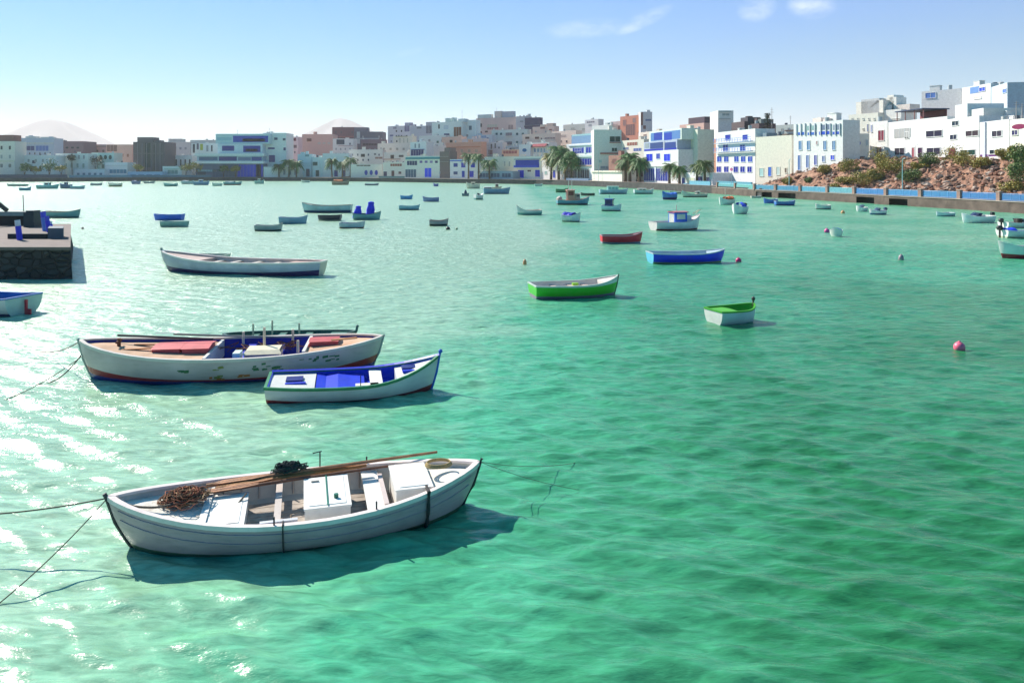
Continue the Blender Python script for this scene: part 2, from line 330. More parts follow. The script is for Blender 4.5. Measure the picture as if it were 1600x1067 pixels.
def hill(name, px, py, halfw, d, seed, flat=.18):
    rs = random.Random(seed); pk = P(px, py, d); n, m = 48, 22; W = halfw*d/F; rows = []
    ph = [rs.uniform(0, 6) for _ in range(6)]
    for i in range(m+1):
        q = i/m; rw = []
        for k in range(n):
            a = 2*math.pi*k/n; rr = W*q*(1+.10*math.sin(3*a+ph[0])+.06*math.sin(7*a+ph[1]))
            h = pk.z*(1-q)**1.15*(1+.0*q); h += pk.z*.06*math.sin(5*a+ph[2]+q*6)*q*(1-q)*3
            if q < flat: h = pk.z*((1-flat)**1.15) + pk.z*.55*(flat-q)*.8
            rw.append((pk.x+rr*math.cos(a), pk.y+rr*math.sin(a)*.8, h+2))
        rows.append(rw)
    b = MB(); b.grid(rows, 0, True, True)
    tag(b.build(name, paint('hill_slope', (.26,.28,.31), .95, .2, .01, .0), smooth=True), kind='structure')
hill('hill', 78, 180, 170, 9000, 1, .10)
hill('hill', 532, 182, 190, 9000, 2, .05)
hill('hill', 330, 226, 260, 9300, 3, .2)

hz = MB(); hz.box(-11500, 11500, -60, 11500, -3, 680)
ho = hz.build('haze', []); tag(ho, kind='stuff')
hm = bpy.data.materials.new('haze_air'); hm.use_nodes = True; t = hm.node_tree; t.nodes.clear()
pv = t.nodes.new('ShaderNodeVolumePrincipled'); pv.inputs['Density'].default_value = .00014; pv.inputs['Color'].default_value = (.98, .97, .95, 1); pv.inputs['Anisotropy'].default_value = .12
oo = t.nodes.new('ShaderNodeOutputMaterial'); t.links.new(pv.outputs[0], oo.inputs['Volume']); ho.data.materials.append(hm)
# ================================================================ boats
class Boat:
    """hull shape shared by hull, decks, seats and rails. x forward (bow +), z up from the waterline"""
    def __init__(s, L, B, F, zb, zs, tw=0.0, draft=.28, pw=2.4, qw=.85, rake=.12, flare=2.3, rk_s=None):
        s.L, s.B, s.F, s.zb, s.zs, s.tw, s.dr, s.pw, s.qw, s.rake, s.fl = L, B, F, zb, zs, tw, draft, pw, qw, rake, flare
        s.rk_s = rake if rk_s is None else rk_s
    def sheer(s, t):
        u = 2*t-1; e = s.zb if u > 0 else s.zs; return s.F + (e-s.F)*abs(u)**2.2
    def half(s, t):
        u = 2*t-1
        base = max(0.0, 1-abs(u)**s.pw)**s.qw
        if u < 0 and s.tw > 0: base = s.tw + (1-s.tw)*max(0.0, 1-abs(u)**2.2)**.9
        return s.B/2*base
    def pt(s, t, z, side=1, inset=0.0):
        sh = s.sheer(t); k = -s.dr; v = min(1, max(0, (z-k)/(sh-k))); u = 2*t-1
        rk = s.rake if u > 0 else s.rk_s
        x = s.L/2*u*(1-rk*(1-v)**1.5*abs(u)**4)
        y = s.half(t)*(1-(1-v)**s.fl)**.55
        if v <= 0: y = 0
        y = max(0.0, y-inset); x *= 1 - inset/s.L*1.6*abs(u)**6
        return Vector((x, side*y, z if v < 1 else sh))
    def t_of(s, x): return x/s.L+.5
TS = [0,.01,.03,.06,.1,.15,.2,.26,.32,.38,.44,.5,.56,.62,.68,.74,.8,.85,.9,.94,.97,.99,1]
def hull_mesh(b, th=.035, floor=.10):
    mb = MB(); vs = [0,.12,.25,.38,.5,.6,.7,.8,.9,1.0]
    for side in (1, -1):
        rows = []
        for t in TS:
            k = -b.dr; rows.append([b.pt(t, k+(b.sheer(t)-k)*v, side) for v in vs])
        mb.grid(rows, 0, flip=(side < 0))
        rows = []; fl = min(floor, b.F-.05)
        for t in TS:
            sh = b.sheer(t); rows.append([b.pt(t, fl+(sh-fl)*w, side, th) for w in (0,.25,.5,.75,1.0)])
        mb.grid(rows, 1, flip=(side > 0))
        mb.grid([[b.pt(t, 99, side), b.pt(t, 99, side, th)] for t in TS], 1, flip=(side < 0))
    fl = min(floor, b.F-.05)
    mb.grid([[b.pt(t, fl, 1, th), b.pt(t, fl, -1, th)] for t in TS], 1)
    if b.tw > 0:                                           # transom, outside and inside
        k = -b.dr; zz = [k+(b.sheer(0)-k)*v for v in vs]
        mb.grid([[b.pt(0, z, 1) for z in zz], [b.pt(0, z, -1) for z in zz]], 2)
        z2 = [fl+(b.sheer(0)-fl)*w for w in (0,.5,1)]; off = Vector((th, 0, 0))
        mb.grid([[b.pt(0, z, -1, th)+off for z in z2], [b.pt(0, z, 1, th)+off for z in z2]], 1)
        mb.grid([[b.pt(0, 99, 1), b.pt(0, 99, -1)], [b.pt(0, 99, 1, th)+off, b.pt(0, 99, -1, th)+off]], 1)
    return mb
def gunwale_mesh(b, w=.05, h=.035, both=True):
    """a rubbing rail that stands a little proud of the hull all the way round"""
    mb = MB()
    for side in (1, -1):
        rows = []
        for t in TS:
            o = b.pt(t, 99, side); z = o.z; i = b.pt(t, 99, side, w); out = o + Vector((0, side*.018, 0))
            rows.append([(out.x, out.y, z-h), (out.x, out.y, z+.015), (i.x, i.y, z+.015), (i.x, i.y, z-h*.5)])
        mb.grid(rows, 0, flip=(side > 0))
    if b.tw > 0:
        a, c = b.pt(0, 99, 1), b.pt(0, 99, -1); mb.box(a.x-.02, a.x+w, c.y, a.y, a.z-h, a.z+.012)
    return mb
def strake_mesh(b, drop, side, out=.014, h=.022, t0=.02, t1=.98):
    mb = MB(); rows = []
    for t in [q for q in TS if t0 <= q <= t1]:
        z = b.sheer(t)-drop; p, q = b.pt(t, z, side), b.pt(t, z-h, side); rows.append([p, p+Vector((0, side*out, -.004)), q+Vector((0, side*out, .004)), q])
    mb.grid(rows, 0, flip=(side > 0)); return mb
def deck_mesh(b, t0, t1, drop=.03, camber=.03, th=.035, bulk=True, z_of=None):
    mb = MB(); n = 9; rows = []; ts = [t0+(t1-t0)*i/n for i in range(n+1)]
    zt = z_of or (lambda t: b.sheer(t)-drop)
    for t in ts:
        z = zt(t); y = b.pt(t, z, 1, th).y; x = b.pt(t, z, 1, th).x
        rows.append([(x, y*(1-2*j/6), z+camber*(1-(1-2*j/6)**2)*min(1, y*3)) for j in range(7)])
    mb.grid(rows, 0)
    if bulk:
        for t, r in ((t0, rows[0]), (t1, rows[-1])):
            if .03 < t < .97: mb.grid([r, [(p[0], p[1]*.8, max(.10, b.sheer(t)-.5)) for p in r]], 0)
    return mb
def thwart_mesh(b, t, w=.22, z=None, th=.035, thick=.035):
    z = b.sheer(t)-.13 if z is None else z; mb = MB(); x = (t-.5)*b.L; y = b.pt(t, z, 1, th).y
    y2 = b.pt(t+w/b.L, z, 1, th).y
    lo = z-thick; A = [(x, -y), (x+w, -y2), (x+w, y2), (x, y)]
    mb.face([(p[0], p[1], z) for p in A]); mb.face([(p[0], p[1], lo) for p in A][::-1])
    for i in range(4): p, q = A[i], A[(i+1) % 4]; mb.face([(p[0], p[1], lo), (q[0], q[1], lo), (q[0], q[1], z), (p[0], p[1], z)])
    return mb
def rib_mesh(b, t0, t1, n, th=.035, floor=.1):
    out = []
    for i in range(n):
        t = t0+(t1-t0)*(i+.5)/n
        for side in (1, -1):
            mb = MB(); out.append(mb)
            pts = [b.pt(t, z, side, th+.012) for z in (floor+.01, (floor+b.sheer(t))/2, b.sheer(t)-.05)]
            mb.tube(pts, .016, 4)
    return out
def post_mesh(b, end=1, h=.12, w=.035, ball=0):
    mb = MB(); t = 1.0 if end > 0 else 0.0; k = -b.dr
    pts = [b.pt(t, z)+Vector((end*.012, 0, 0)) for z in (k+.05, k+.3*(b.sheer(t)-k), k+.6*(b.sheer(t)-k), b.sheer(t)-.01)]
    pts.append(Vector((pts[-1].x+end*.03, 0, b.sheer(t)+h))); mb.tube(pts, w, 6)
    if ball: mb.ball(pts[-1], ball, ball, ball)
    return mb
def tipfit(pS, zS, pB, zB):
    a, b = at(*pS, zS), at(*pB, zB); c = (a+b)/2; d = b-a; d.z = 0; c.z = 0
    return c, math.atan2(d.y, d.x), d.length
def cmat(c, rough=.5, **k):
    key = 'paint_%02d_%02d_%02d' % tuple(int(round(x*99)) for x in c); return paint(key, c, rough, .14, 1.8, .1, .22, (.3,.24,.18), **k)
GREEN = (.02,.32,.025); BLUE = (.005,.035,.62); RED = (.42,.012,.02); TEAL = (.10,.30,.30); NAVY = (.012,.03,.12); LBLUE = (.06,.30,.62); GREY = (.35,.37,.38)
MAROON = (.22,.012,.02)
def put(root, c, yaw): root.location = (c.x, c.y, 0); root.rotation_euler = (0, 0, yaw)

# ---- nearest boat: worn white double-ender with net, oars and lockers
def near_boat():
    c, yaw, L = Vector((-3.22, 11.93, 0)), math.atan2(1.45, 5.34), 5.56
    b = Boat(L, 2.10, .47, .70, .74, draft=.22, pw=2.1, qw=.80, rake=.17, flare=2.6)      # bow (+x) on the right
    r = empty('rowing_boat', (c.x, c.y, 0), yaw, 'large worn white double-ended boat nearest the camera, with oars and a brown net aboard', 'boat')
    hm_ = hullmat('near_hull', (.50,.35,.38), [(.02,.01,(.06,.10,.05))], .6, (.22,.17,.17), 7.5)
    hull_mesh(b, .04, .12).build('hull', [hm_, cmat((.62,.60,.55))], r, True)
    gunwale_mesh(b, .075, .05).build('gunwale', cmat((.84,.72,.68)), r)
    wd_ = paint('worn_deck', (.80,.76,.68), .75, .22, 3.5, .35, .55, (.36,.25,.17))
    deck_mesh(b, .015, .235, .12, .03, .04).build('foredeck', wd_, r)
    deck_mesh(b, .80, .985, .11, .03, .04).build('afterdeck', wd_, r)
    for sd_ in (1, -1):
        for dr_ in (.10, .24): strake_mesh(b, dr_, sd_).build('strake', cmat((.44,.33,.37)), r)
    for o_ in rib_mesh(b, .25, .78, 11, .04, .13): o_.build('rib', cmat((.55,.47,.42)), r)
    m = MB()
    for j in range(-3, 4):
        y0 = j*.17; m.box(-1.45, 1.6, y0-.078, y0+.078, .135, .155)
    m.build('floorboards', paint('floorboards', (.42,.36,.31), .8, .4, 3, .3, .5, (.2,.12,.08)), r)
    thwart_mesh(b, .235, .10, .47).build('bulkhead_rail', white, r)
    # fore locker with a raised lid
    def locker(name, x0, x1, y0, y1, z0, z1, mat=None):
        m = MB(); m.box(x0, x1, y0, y1, z0, z1); o = m.build(name, mat or cmat((.78,.77,.72)), r)
        l = MB(); l.box(x0-.015, x1+.015, y0-.015, y1+.015, z1+.002, z1+.03); l.box(x0+.06, x1-.06, y0+.06, y1-.06, z1+.03, z1+.04); l.build('lid', cmat((.84,.82,.76)), o); return o
    locker('locker', -1.42, -.86, -.72, .42, .15, .40)
    e = locker('engine_box', .0, .66, -.68, .50, .15, .50)
    m = MB(); m.box(.32, .345, -.66, .48, .542, .55); m.tube([(.46,-.42,.545),(.46,-.42,.60)], .035, 8); m.build('fitting', paint('green_cap', (.02,.16,.10), .4), e)
    m = MB(); m.box(.10, .22, .25, .28, .541, .56); m.build('handle', cmat((.3,.28,.25)), e)
    thwart_mesh(b, .665, .27, .40).build('thwart', white, r); thwart_mesh(b, .42, .10, .36).build('thwart', cmat((.6,.52,.47)), r)
    m = MB(); m.box(1.17, 1.24, -.6, .6, .14, .44); m.build('bulkhead', cmat((.6,.5,.47)), r)
    locker('stern_locker', 1.36, 1.92, -.50, .50, .15, .56)
    m = MB(); m.box(.75, .87, -.72, -.5, .16, .3); m.build('bailer', paint('bailer_red', RED, .4), r)
    # coaming along the near side, drawn-in rope, stem irons and rowlocks
    m = MB(); m.box(-.62, -.1, -.93, -.86, .40, .50); m.build('coaming', cmat((.6,.6,.62)), r)
    for e_ in (1, -1):
        post_mesh(b, e_, .05, .03).build('stem_post', paint('iron', (.04,.04,.05), .6), r)
    for x in (-.42, 1.02):
        for sd_ in (1, -1):
            t_ = b.t_of(x); g = b.pt(t_, 99, sd_)
            m = MB(); m.tube([(x, g.y-sd_*.03, g.z-.02), (x, g.y-sd_*.03, g.z+.13)], .014, 6); m.build('rowlock_pin', paint('iron', (.04,.04,.05)), r)
    for x, s in ((-.30, .02), (1.83, .06)):
        t_ = b.t_of(x); pts = [b.pt(t_, 99, -1)+Vector((0, .25, .01)), b.pt(t_, 99, -1)+Vector((0,-.035,.03))] + [b.pt(t_, z, -1)+Vector((s*(.4-z), -.03, 0)) for z in (.4,.25,.1,-.05)]
        m = MB(); m.tube(pts, .012 if x < 0 else .03, 6); m.build('hanging_rope', paint('dark_rope', (.05,.045,.045), .9), r)
    post = MB(); t_ = b.t_of(.25); g = b.pt(t_, 99, 1); post.tube([(.25, g.y-.05, g.z), (.25, g.y-.05, g.z+.28)], .012, 5); post.tube([(.13, g.y-.05, g.z+.27), (.28, g.y-.05, g.z+.29)], .01, 5); post.build('light_rod', paint('iron', (.04,.04,.05)), r)
    def wpos(p): return Matrix.Translation((c.x, c.y, 0)) @ Matrix.Rotation(yaw, 4, 'Z') @ Vector(p)
    # things lying in the boat: top-level, placed in world space
    rz = random.Random(4)
    oar_lab = ['longest brown oar along the far side of the nearest boat, tip past the gunwale', 'orange-brown oar with a broad blade beside the net in the nearest boat', 'thin dark brown spar lying lowest of the poles in the nearest boat']
    spec = [((-1.5,.62,.52),(2.2,.72,.66),.033,(.42,.20,.10)), ((-1.35,.50,.50),(1.0,.72,.55),.04,(.50,.22,.07)), ((-1.65,.36,.50),(1.45,.58,.56),.028,(.20,.08,.045))]
    for (p, q, rad, c_), lb in zip(spec, oar_lab):
        p, q = Vector(p), Vector(q); o = empty('oar', wpos(p), yaw, lb, 'oar', 'poles and oars in the nearest boat')
        m = MB(); m.tube([Vector((0,0,0)), (q-p)*.5+Vector((0,0,.01)), q-p], [rad, rad*.95, rad*.7], 8); m.build('shaft', paint('oar_%d' % int(rad*1000), c_, .6, .4, 6, .3), o)
        d = (q-p).normalized(); k = MB()
        k.grid([[Vector((0, -.02, rad*.5))+d*.05, Vector((0,.02,rad*.5))+d*.05], [Vector((0,-.07,rad*.8))+d*.25, Vector((0,.07,rad*.8))+d*.25], [Vector((0,-.075,rad*.9))+d*.7, Vector((0,.075,rad*.9))+d*.7], [Vector((0,-.03,rad))+d*.95, Vector((0,.03,rad))+d*.95]])
        k.build('blade', paint('oar_blade', (.40,.17,.07), .6, .4, 6, .3), o)
    def pile(name, lb, ctr, rx, ry, rz_, n, cols, rr=.012, cat='net'):
        m = MB(); rnd = random.Random(len(lb))
        for i in range(n):
            a = rnd.uniform(0, 6.28); pts = []
            ra = rnd.uniform(.3, 1.0); zz = rnd.uniform(.1, 1)*rz_*(1.15-ra*.8); ex = rnd.uniform(.6, 1.1)
            ox, oy = rnd.uniform(-.25, .25)*rx, rnd.uniform(-.25, .25)*ry
            for k in range(rnd.randint(8, 15)):
                aa = a+k*.42; q = ra*(1+.15*math.sin(k*1.7+i)); pts.append((ox+rx*q*math.cos(aa), oy+ry*q*ex*math.sin(aa), max(.01, zz+.02*math.sin(k*2.1+i))))
            m.tube(pts, rr*rnd.uniform(.7, 1.3), 5, rnd.randrange(len(cols)))
        o = m.build(name, cols, None, True); o.location = wpos(ctr); o.rotation_euler = (0, 0, yaw); return tag(o, lb, cat)
    netc = [paint('net_brown', (.22,.11,.05), .95, .5, 20, .5), paint('net_dark', (.07,.04,.03), .95, .5, 20, .5), paint('net_tan', (.42,.27,.15), .95, .4, 20, .5), paint('net_red', (.33,.12,.07), .95, .4, 20, .5)]
    pile('fishing_net', 'tangled brown fishing net heaped on the left deck of the nearest boat', (-1.75,.12,.54), .30, .33, .15, 120, netc, .007)
    pile('net_bundle', 'dark green net bundle resting on the oars of the nearest boat', (-.25,.70,.60), .26, .13, .18, 45, [paint('net_green', (.02,.06,.045), .95), paint('net_black', (.02,.03,.035), .95)])
    m = MB(); pts = [(-.12,0,0),(-.3,-.35,-.15),(-.15,-.6,-.30),(.25,-.75,-.33),(.5,-.62,-.32),(.55,-.3,-.28)]
    m.tube(_smooth([Vector(p) for p in pts], 6), .014, 6); o = m.build('rope', rope_m); o.location = wpos((-.75,.2,.50)); o.rotation_euler = (0,0,yaw); tag(o, 'loose dark rope trailing over the floorboards of the nearest boat', 'rope')
    m = MB()
    for k in range(3): m.tube([(.22*math.cos(a)*(1-.06*k), .17*math.sin(a)*(1-.06*k), .015+.02*k) for a in [2*math.pi*i/24 for i in range(25)]], .011, 6)
    o = m.build('rope_coil', paint('tan_rope', (.45,.33,.15), .9, .3, 30, .4)); o.location = wpos((2.12,.12,.66)); o.rotation_euler = (0,0,yaw); tag(o, 'tan rope coil lying in a ring on the right deck of the nearest boat', 'rope')
    m = MB(); m.tube(_smooth([Vector(p) for p in ((-.75,.05,.12),(-.45,-.05,.04),(-.1,-.12,.02),(.25,-.02,.03),(.5,-.12,.02))], 6), .016, 6); o = m.build('rope', rope_m); o.location = wpos((-1.95,-.05,.56)); o.rotation_euler = (0,0,yaw); tag(o, 'dark rope running from the left stem across the deck of the nearest boat', 'rope')
    return wpos((-L/2, 0, .72)), wpos((L/2, 0, .70))
def _smooth(pts, k):
    out = []
    for i in range(len(pts)-1):
        p0 = pts[max(i-1, 0)]; p1 = pts[i]; p2 = pts[i+1]; p3 = pts[min(i+2, len(pts)-1)]
        for j in range(k):
            t = j/k; out.append(.5*((2*p1)+(p2-p0)*t+(2*p0-5*p1+4*p2-p3)*t*t+(3*p1-p0-3*p2+p3)*t**3))
    out.append(pts[-1]); return out
def mooring(a, b, sag, r, lb, matr=None):
    n = 24; pts = []
    for i in range(n+1):
        q = i/n; p = a.lerp(b, q); p.z -= sag*4*q*(1-q); pts.append(p - a)
    m = MB(); m.tube(pts, r, 6); o = m.build('mooring_rope', matr or rope_m, None, True); o.location = a
    tag(o, lb, 'rope', 'mooring ropes')
nl, nr_ = near_boat()
mooring(nl, at(-180, 806, .55), .10, .011, 'taut mooring rope from the left tip of the nearest boat towards the left edge')
mooring(nl, at(-30, 965, -.05), .08, .008, 'thin mooring line slanting down into the water left of the nearest boat')
mooring(nr_, at(905, 722, -.02), .08, .0045, 'dark mooring rope running level right from the nearest boat')
mooring(nr_, at(905, 765, -.02), .05, .004, 'faint lower mooring line to the right of the nearest boat')

# ---- second boat: long grey-white double-ender with red and blue boot stripe
def second_boat():
    c = Vector((-7.55, 20.95, 0)); yaw = math.atan2(1.15, 7.9); L = 7.95
    b = Boat(L, 2.75, .66, .86, 1.0, draft=.28, pw=2.5, qw=.74, rake=.12, flare=2.8)
    r = empty('fishing_boat', (c.x, c.y, 0), yaw, 'long grey-white wooden fishing boat with a red stripe above a blue one', 'boat')
    hm_ = hullmat('second_hull', (.56,.44,.43), [(.12,.018,(.30,.012,.02)), (.07,.007,(.01,.02,.20))], .34, (.20,.20,.14), 6)
    rz = random.Random(3); m = hull_mesh(b, .05, .14)
    # flaked paint patches on the near side, each slightly proud
    for x, z, w, h, mi in ((.9,.45,.28,.13,0),(1.25,.35,.16,.1,0),(-.15,.32,.10,.22,1),(-.2,.12,.16,.12,2),(2.2,.55,.3,.07,0),(-1.0,.42,.14,.08,0),(2.7,.5,.2,.12,0),(.45,.2,.12,.05,2)):
        for q in range(7):
            xx, zz = x+rz.uniform(-w, w), z+rz.uniform(-h, h)*.7; ww, hh = rz.uniform(.02,.08), rz.uniform(.01,.04)
            if .1 < zz < b.sheer(b.t_of(xx))-.08:
                t1, t2 = b.t_of(xx-ww), b.t_of(xx+ww); o_ = Vector((0,-.004,0))
                m.face([b.pt(t1, zz-hh, -1)+o_, b.pt(t2, zz-hh*.6, -1)+o_, b.pt(t2, zz+hh, -1)+o_, b.pt(t1, zz+hh*.7, -1)+o_], 3+mi)
    blue_in = paint('blue_inside', (.02,.035,.42), .6, .4, 2, .2, .5, (.10,.05,.05))
    m.build('hull', [hm_, blue_in, hm_, paint('flake_green', (.06,.16,.07), .8), paint('flake_olive', (.22,.22,.06), .8), paint('flake_orange', (.5,.16,.04), .8)], r, True)
    gunwale_mesh(b, .09, .06).build('gunwale', cmat((.62,.56,.50)), r)
    tan = paint('tan_deck', (.62,.38,.24), .8, .3, 2.5, .25, .4, (.55,.5,.42))
    deck_mesh(b, .015, .43, .10, .05, .05).build('foredeck', tan, r); deck_mesh(b, .74, .985, .09, .05, .05).build('afterdeck', tan, r)
    pink = paint('red_hatch', (.62,.10,.11), .6, .3, 3, .1)
    for x0, x1, y0, y1, nm_ in ((-2.05,-1.35,-.35,.45,'hatch'), (-1.28,-.62,-.40,.45,'hatch'), (2.0,2.75,-.2,.35,'hatch')):
        m = MB(); z = .66 if x0 < 0 else .70
        m.box(x0, x1, y0, y1, z-.08, z+.10); m.grid([[(x0-.03,y0-.04,z+.10),(x1+.03,y0-.04,z+.10)],[(x0-.03,(y0+y1)/2,z+.15),(x1+.03,(y0+y1)/2,z+.15)],[(x0-.03,y1+.04,z+.10),(x1+.03,y1+.04,z+.10)]])
        m.build(nm_, pink, r)
    m = MB(); m.tube([(-3.0,.05,.72),(-3.0,.05,1.0)], .05, 8); m.tube([(-3.0,-.14,.92),(-3.0,.24,.92)], .03, 6); m.build('mooring_bitt', paint('bitt_brown', (.16,.06,.03), .8), r)
    for x0, y0, ln_, an in ((-2.9,-.25,1.1,.12), (-2.7,.35,1.3,-.10), (2.6,-.42,.7,.3)):
        m = MB(); z = .64 if x0 < 0 else .76; Mx = Matrix.Translation((x0, y0, z+.10)) @ Matrix.Rotation(an, 4, 'Z'); m.box(0, ln_, -.05, .05, 0, .03, 0, Mx); m.build('loose_plank', paint('orange_plank', (.52,.22,.09), .8, .4, 4), r)
    m = MB(); m.box(-.60, -.52, -1.1, 1.1, .2, .66); m.build('bulkhead', cmat((.7,.68,.62)), r)
    m = MB(); m.box(1.88, 1.96, -.95, .95, .2, .72); m.build('bulkhead', cmat((.7,.68,.62)), r)
    for t_, w in ((.52, .22), (.63, .22)): thwart_mesh(b, t_, w, .5).build('thwart', paint('blue_thwart', (.02,.04,.5), .5), r)
    m = MB(); m.box(.35, 1.25, -.62, .10, .16, .60); e = m.build('engine_box', cmat((.66,.56,.40)), r)
    l = MB(); l.grid([[(.30,-.68,.605),(1.32,-.68,.605)],[(.38,-.5,.69),(1.24,-.5,.69)],[(.38,0,.70),(1.24,0,.70)],[(.30,.16,.605),(1.32,.16,.605)]]); l.build('lid', cmat((.80,.70,.48)), e)
    m = MB(); m.box(.12, .30, -.95, -.55, .5, .72); m.build('bait_box', cmat((.6,.75,.68)), r)
    for x, y, h in ((.75,.1,.55), (.05,.85,.3), (1.7,-.3,.25), (1.4,.95,.3)):
        m = MB(); m.tube([(x, y, .55), (x, y, .62+h)], .035, 8); m.build('post', cmat((.66,.55,.42)), r)
    m = MB(); rz = random.Random(3)
    for k in range(26):
        x = rz.uniform(-.3, 1.7); m.tube([(x, rz.uniform(.2,.9), .5), (x+rz.uniform(-.5,.5), rz.uniform(.1,.9), .62), (x+rz.uniform(-.6,.6), rz.uniform(.1,.9), .52)], .014, 4)
    m.build('loose_gear', paint('rust_gear', (.18,.07,.04), .9), r)
    for e_ in (1, -1): post_mesh(b, e_, .03, .04).build('stem_post', cmat((.4,.42,.4)), r)
    wp = lambda p: Matrix.Translation((c.x, c.y, 0)) @ Matrix.Rotation(yaw, 4, 'Z') @ Vector(p)
    m = MB(); m.tube([(0,0,0),(1.6,.0,-.10),(3.3,-.05,-.16)], [.03,.028,.025], 8); m.grid([[(-.5,-.07,.045),(-.5,.07,.045)],[(0,-.06,.02),(0,.06,.02)],[(.25,-.02,.0),(.25,.02,.0)]])
    o = m.build('oar', paint('grey_oar', (.20,.24,.24), .6)); o.location = wp((-1.9,1.1,.86)); o.rotation_euler = (0,0,yaw-.03); tag(o, 'grey-blue oar resting on the far gunwale of the long fishing boat', 'oar')
    m = MB(); m.tube([(0,0,0),(2.6,-.35,-.10)], .03, 6); o = m.build('pole', paint('dark_pole', (.05,.045,.05), .7)); o.location = wp((-3.2,.55,.98)); o.rotation_euler = (0,0,yaw-.02); tag(o, 'dark pole lying along the foredeck of the long fishing boat', 'pole')
    return wp((-L/2, 0, .95))
bl = second_boat()
mooring(bl, at(62, 549, .1), .12, .014, 'short mooring rope curving left from the tip of the long fishing boat')
mooring(bl - Vector((-.05, 0, .35)), at(58, 600, -.02), .22, .016, 'thick mooring rope sagging into the water left of the long fishing boat')
mooring(bl - Vector((-.05, 0, .4)), at(-60, 645, -.02), .2, .010, 'mooring line reaching the left edge below the long fishing boat')

# ---- third boat: small, blue cockpit, green gunwale
def third_boat():
    c = Vector((-3.88, 19.0, 0)); yaw = math.atan2(.85, 3.94); L = 4.15
    b = Boat(L, 1.78, .37, .82, .44, tw=.82, draft=.2, pw=2.2, qw=.9, rake=.13, rk_s=.03)
    r = empty('rowing_boat', (c.x, c.y, 0), yaw, 'small white boat with blue cockpit and green gunwale overlapping the long fishing boat', 'boat')
    hm_ = hullmat('third_hull', (.64,.55,.58), [(.02,.030,MAROON)], .28, (.25,.16,.18), 6)
    hull_mesh(b, .04, .13).build('hull', [hm_, paint('bright_blue', BLUE, .5, .2, 3, .1), cmat((.7,.72,.7))], r, True)
    gunwale_mesh(b, .05, .05).build('gunwale', paint('gunwale_green', (.03,.24,.10), .5, .4, 3, .1), r)
    wd = cmat((.66,.66,.62)); ba = deck_mesh(b, .01, .27, .05, .02, .04).build('afterdeck', wd, r); bf = deck_mesh(b, .74, .985, .06, .02, .04).build('foredeck', wd, r)
    bm = paint('dark_blue_hatch', (.008,.012,.16), .4); lb = paint('bright_blue', BLUE)
    for x0, x1, y0, y1, par in ((-1.65,-1.25,-.10,.30, ba), (1.15,1.50,-.02,.30, bf)):
        z = b.sheer(b.t_of((x0+x1)/2))-.02; m = MB(); m.box(x0, x1, y0, y1, z-.04, z+.03); m.build('hatch', bm, par)
        m = MB(); m.box(x0-.0, x1+.08, y0-.20, y0-.10, z-.04, z+.015); m.build('hatch_step', lb, par)
    thwart_mesh(b, .585, .30, .34).build('thwart', white, r)
    m = MB(); m.grid([[b.pt(t_, z_, s_, .05) for s_ in (1, .5, -.5, -1)] for t_, z_ in ((.275,.33),(.33,.28),(.40,.31),(.47,.27),(.555,.24))])
    m.build('tarpaulin', paint('bright_blue', BLUE), r)
    m = MB(); m.box(.0, .55, -.64, -.42, .15, .34); m.build('side_locker', cmat((.75,.72,.6)), r)
    m = MB(); m.tube([(.12,-.78,.36),(.12,-.78,.62)], .012, 6); m.build('rowlock_pin', black, r)
    m = MB()
    rows = []
    for t in TS[1:]: o = b.pt(t, 99, 1); rows.append([(o.x, o.y+.02, o.z+.02), (o.x, o.y-.02, o.z+.05), (o.x, o.y-.09, o.z+.02)])
    m.grid(rows); m.build('side_rail', lb, r)
    post_mesh(b, 1, .10, .035, .055).build('stem_post', paint('post_blue', (.01,.12,.60), .5), r)
third_boat()
# ---- the smaller and farther boats
def cabin(b, r, t0, t1, w, z0, h, c, roofc, winc=(.03,.05,.08), rake=.12, opening=None):
    x0, x1 = (t0-.5)*b.L, (t1-.5)*b.L; m = MB()
    m.box(x0, x1-rake, -w/2, w/2, z0, z0+h); cb = m.build('cabin', cmat(c), r)
    m = MB(); m.grid([[(x0-.1, -w/2-.07, z0+h+.003),(x1+.0, -w/2-.07, z0+h+.003)],[(x0-.1,-w/2-.05,z0+h+.08),(x1, -w/2-.05, z0+h+.08)],[(x0-.1, 0, z0+h+.13),(x1, 0, z0+h+.12)],[(x0-.1,w/2+.05,z0+h+.08),(x1,w/2+.05,z0+h+.08)],[(x0-.1,w/2+.07,z0+h+.003),(x1,w/2+.07,z0+h+.003)]])
    m.box(x0-.1, x1, -w/2-.065, w/2+.065, z0+h, z0+h+.05); m.build('roof', cmat(roofc), cb)
    ln = x1-rake-x0; n = max(1, int(ln/.75))
    for sd_ in (-1, 1):
        for i in range(n):
            a = x0+ln*(i+.16)/n; e = x0+ln*(i+.84)/n; m = MB(); y = sd_*(w/2+.004); m.box(a, e, min(y, y+sd_*.015), max(y, y+sd_*.015), z0+h*.52, z0+h*.9)
            m.build('window', cmat(winc, .15), cb)
    for xx, s_ in ((x1-rake, 1), (x0, -1)):
        m = MB(); a, e = sorted((xx+s_*.003, xx+s_*.02)); m.box(a, e, -w*.38, w*.38, z0+(h*.52 if s_ > 0 else h*.1), z0+h*.9); m.build('windscreen' if s_ > 0 else 'door', cmat(winc, .15), cb)
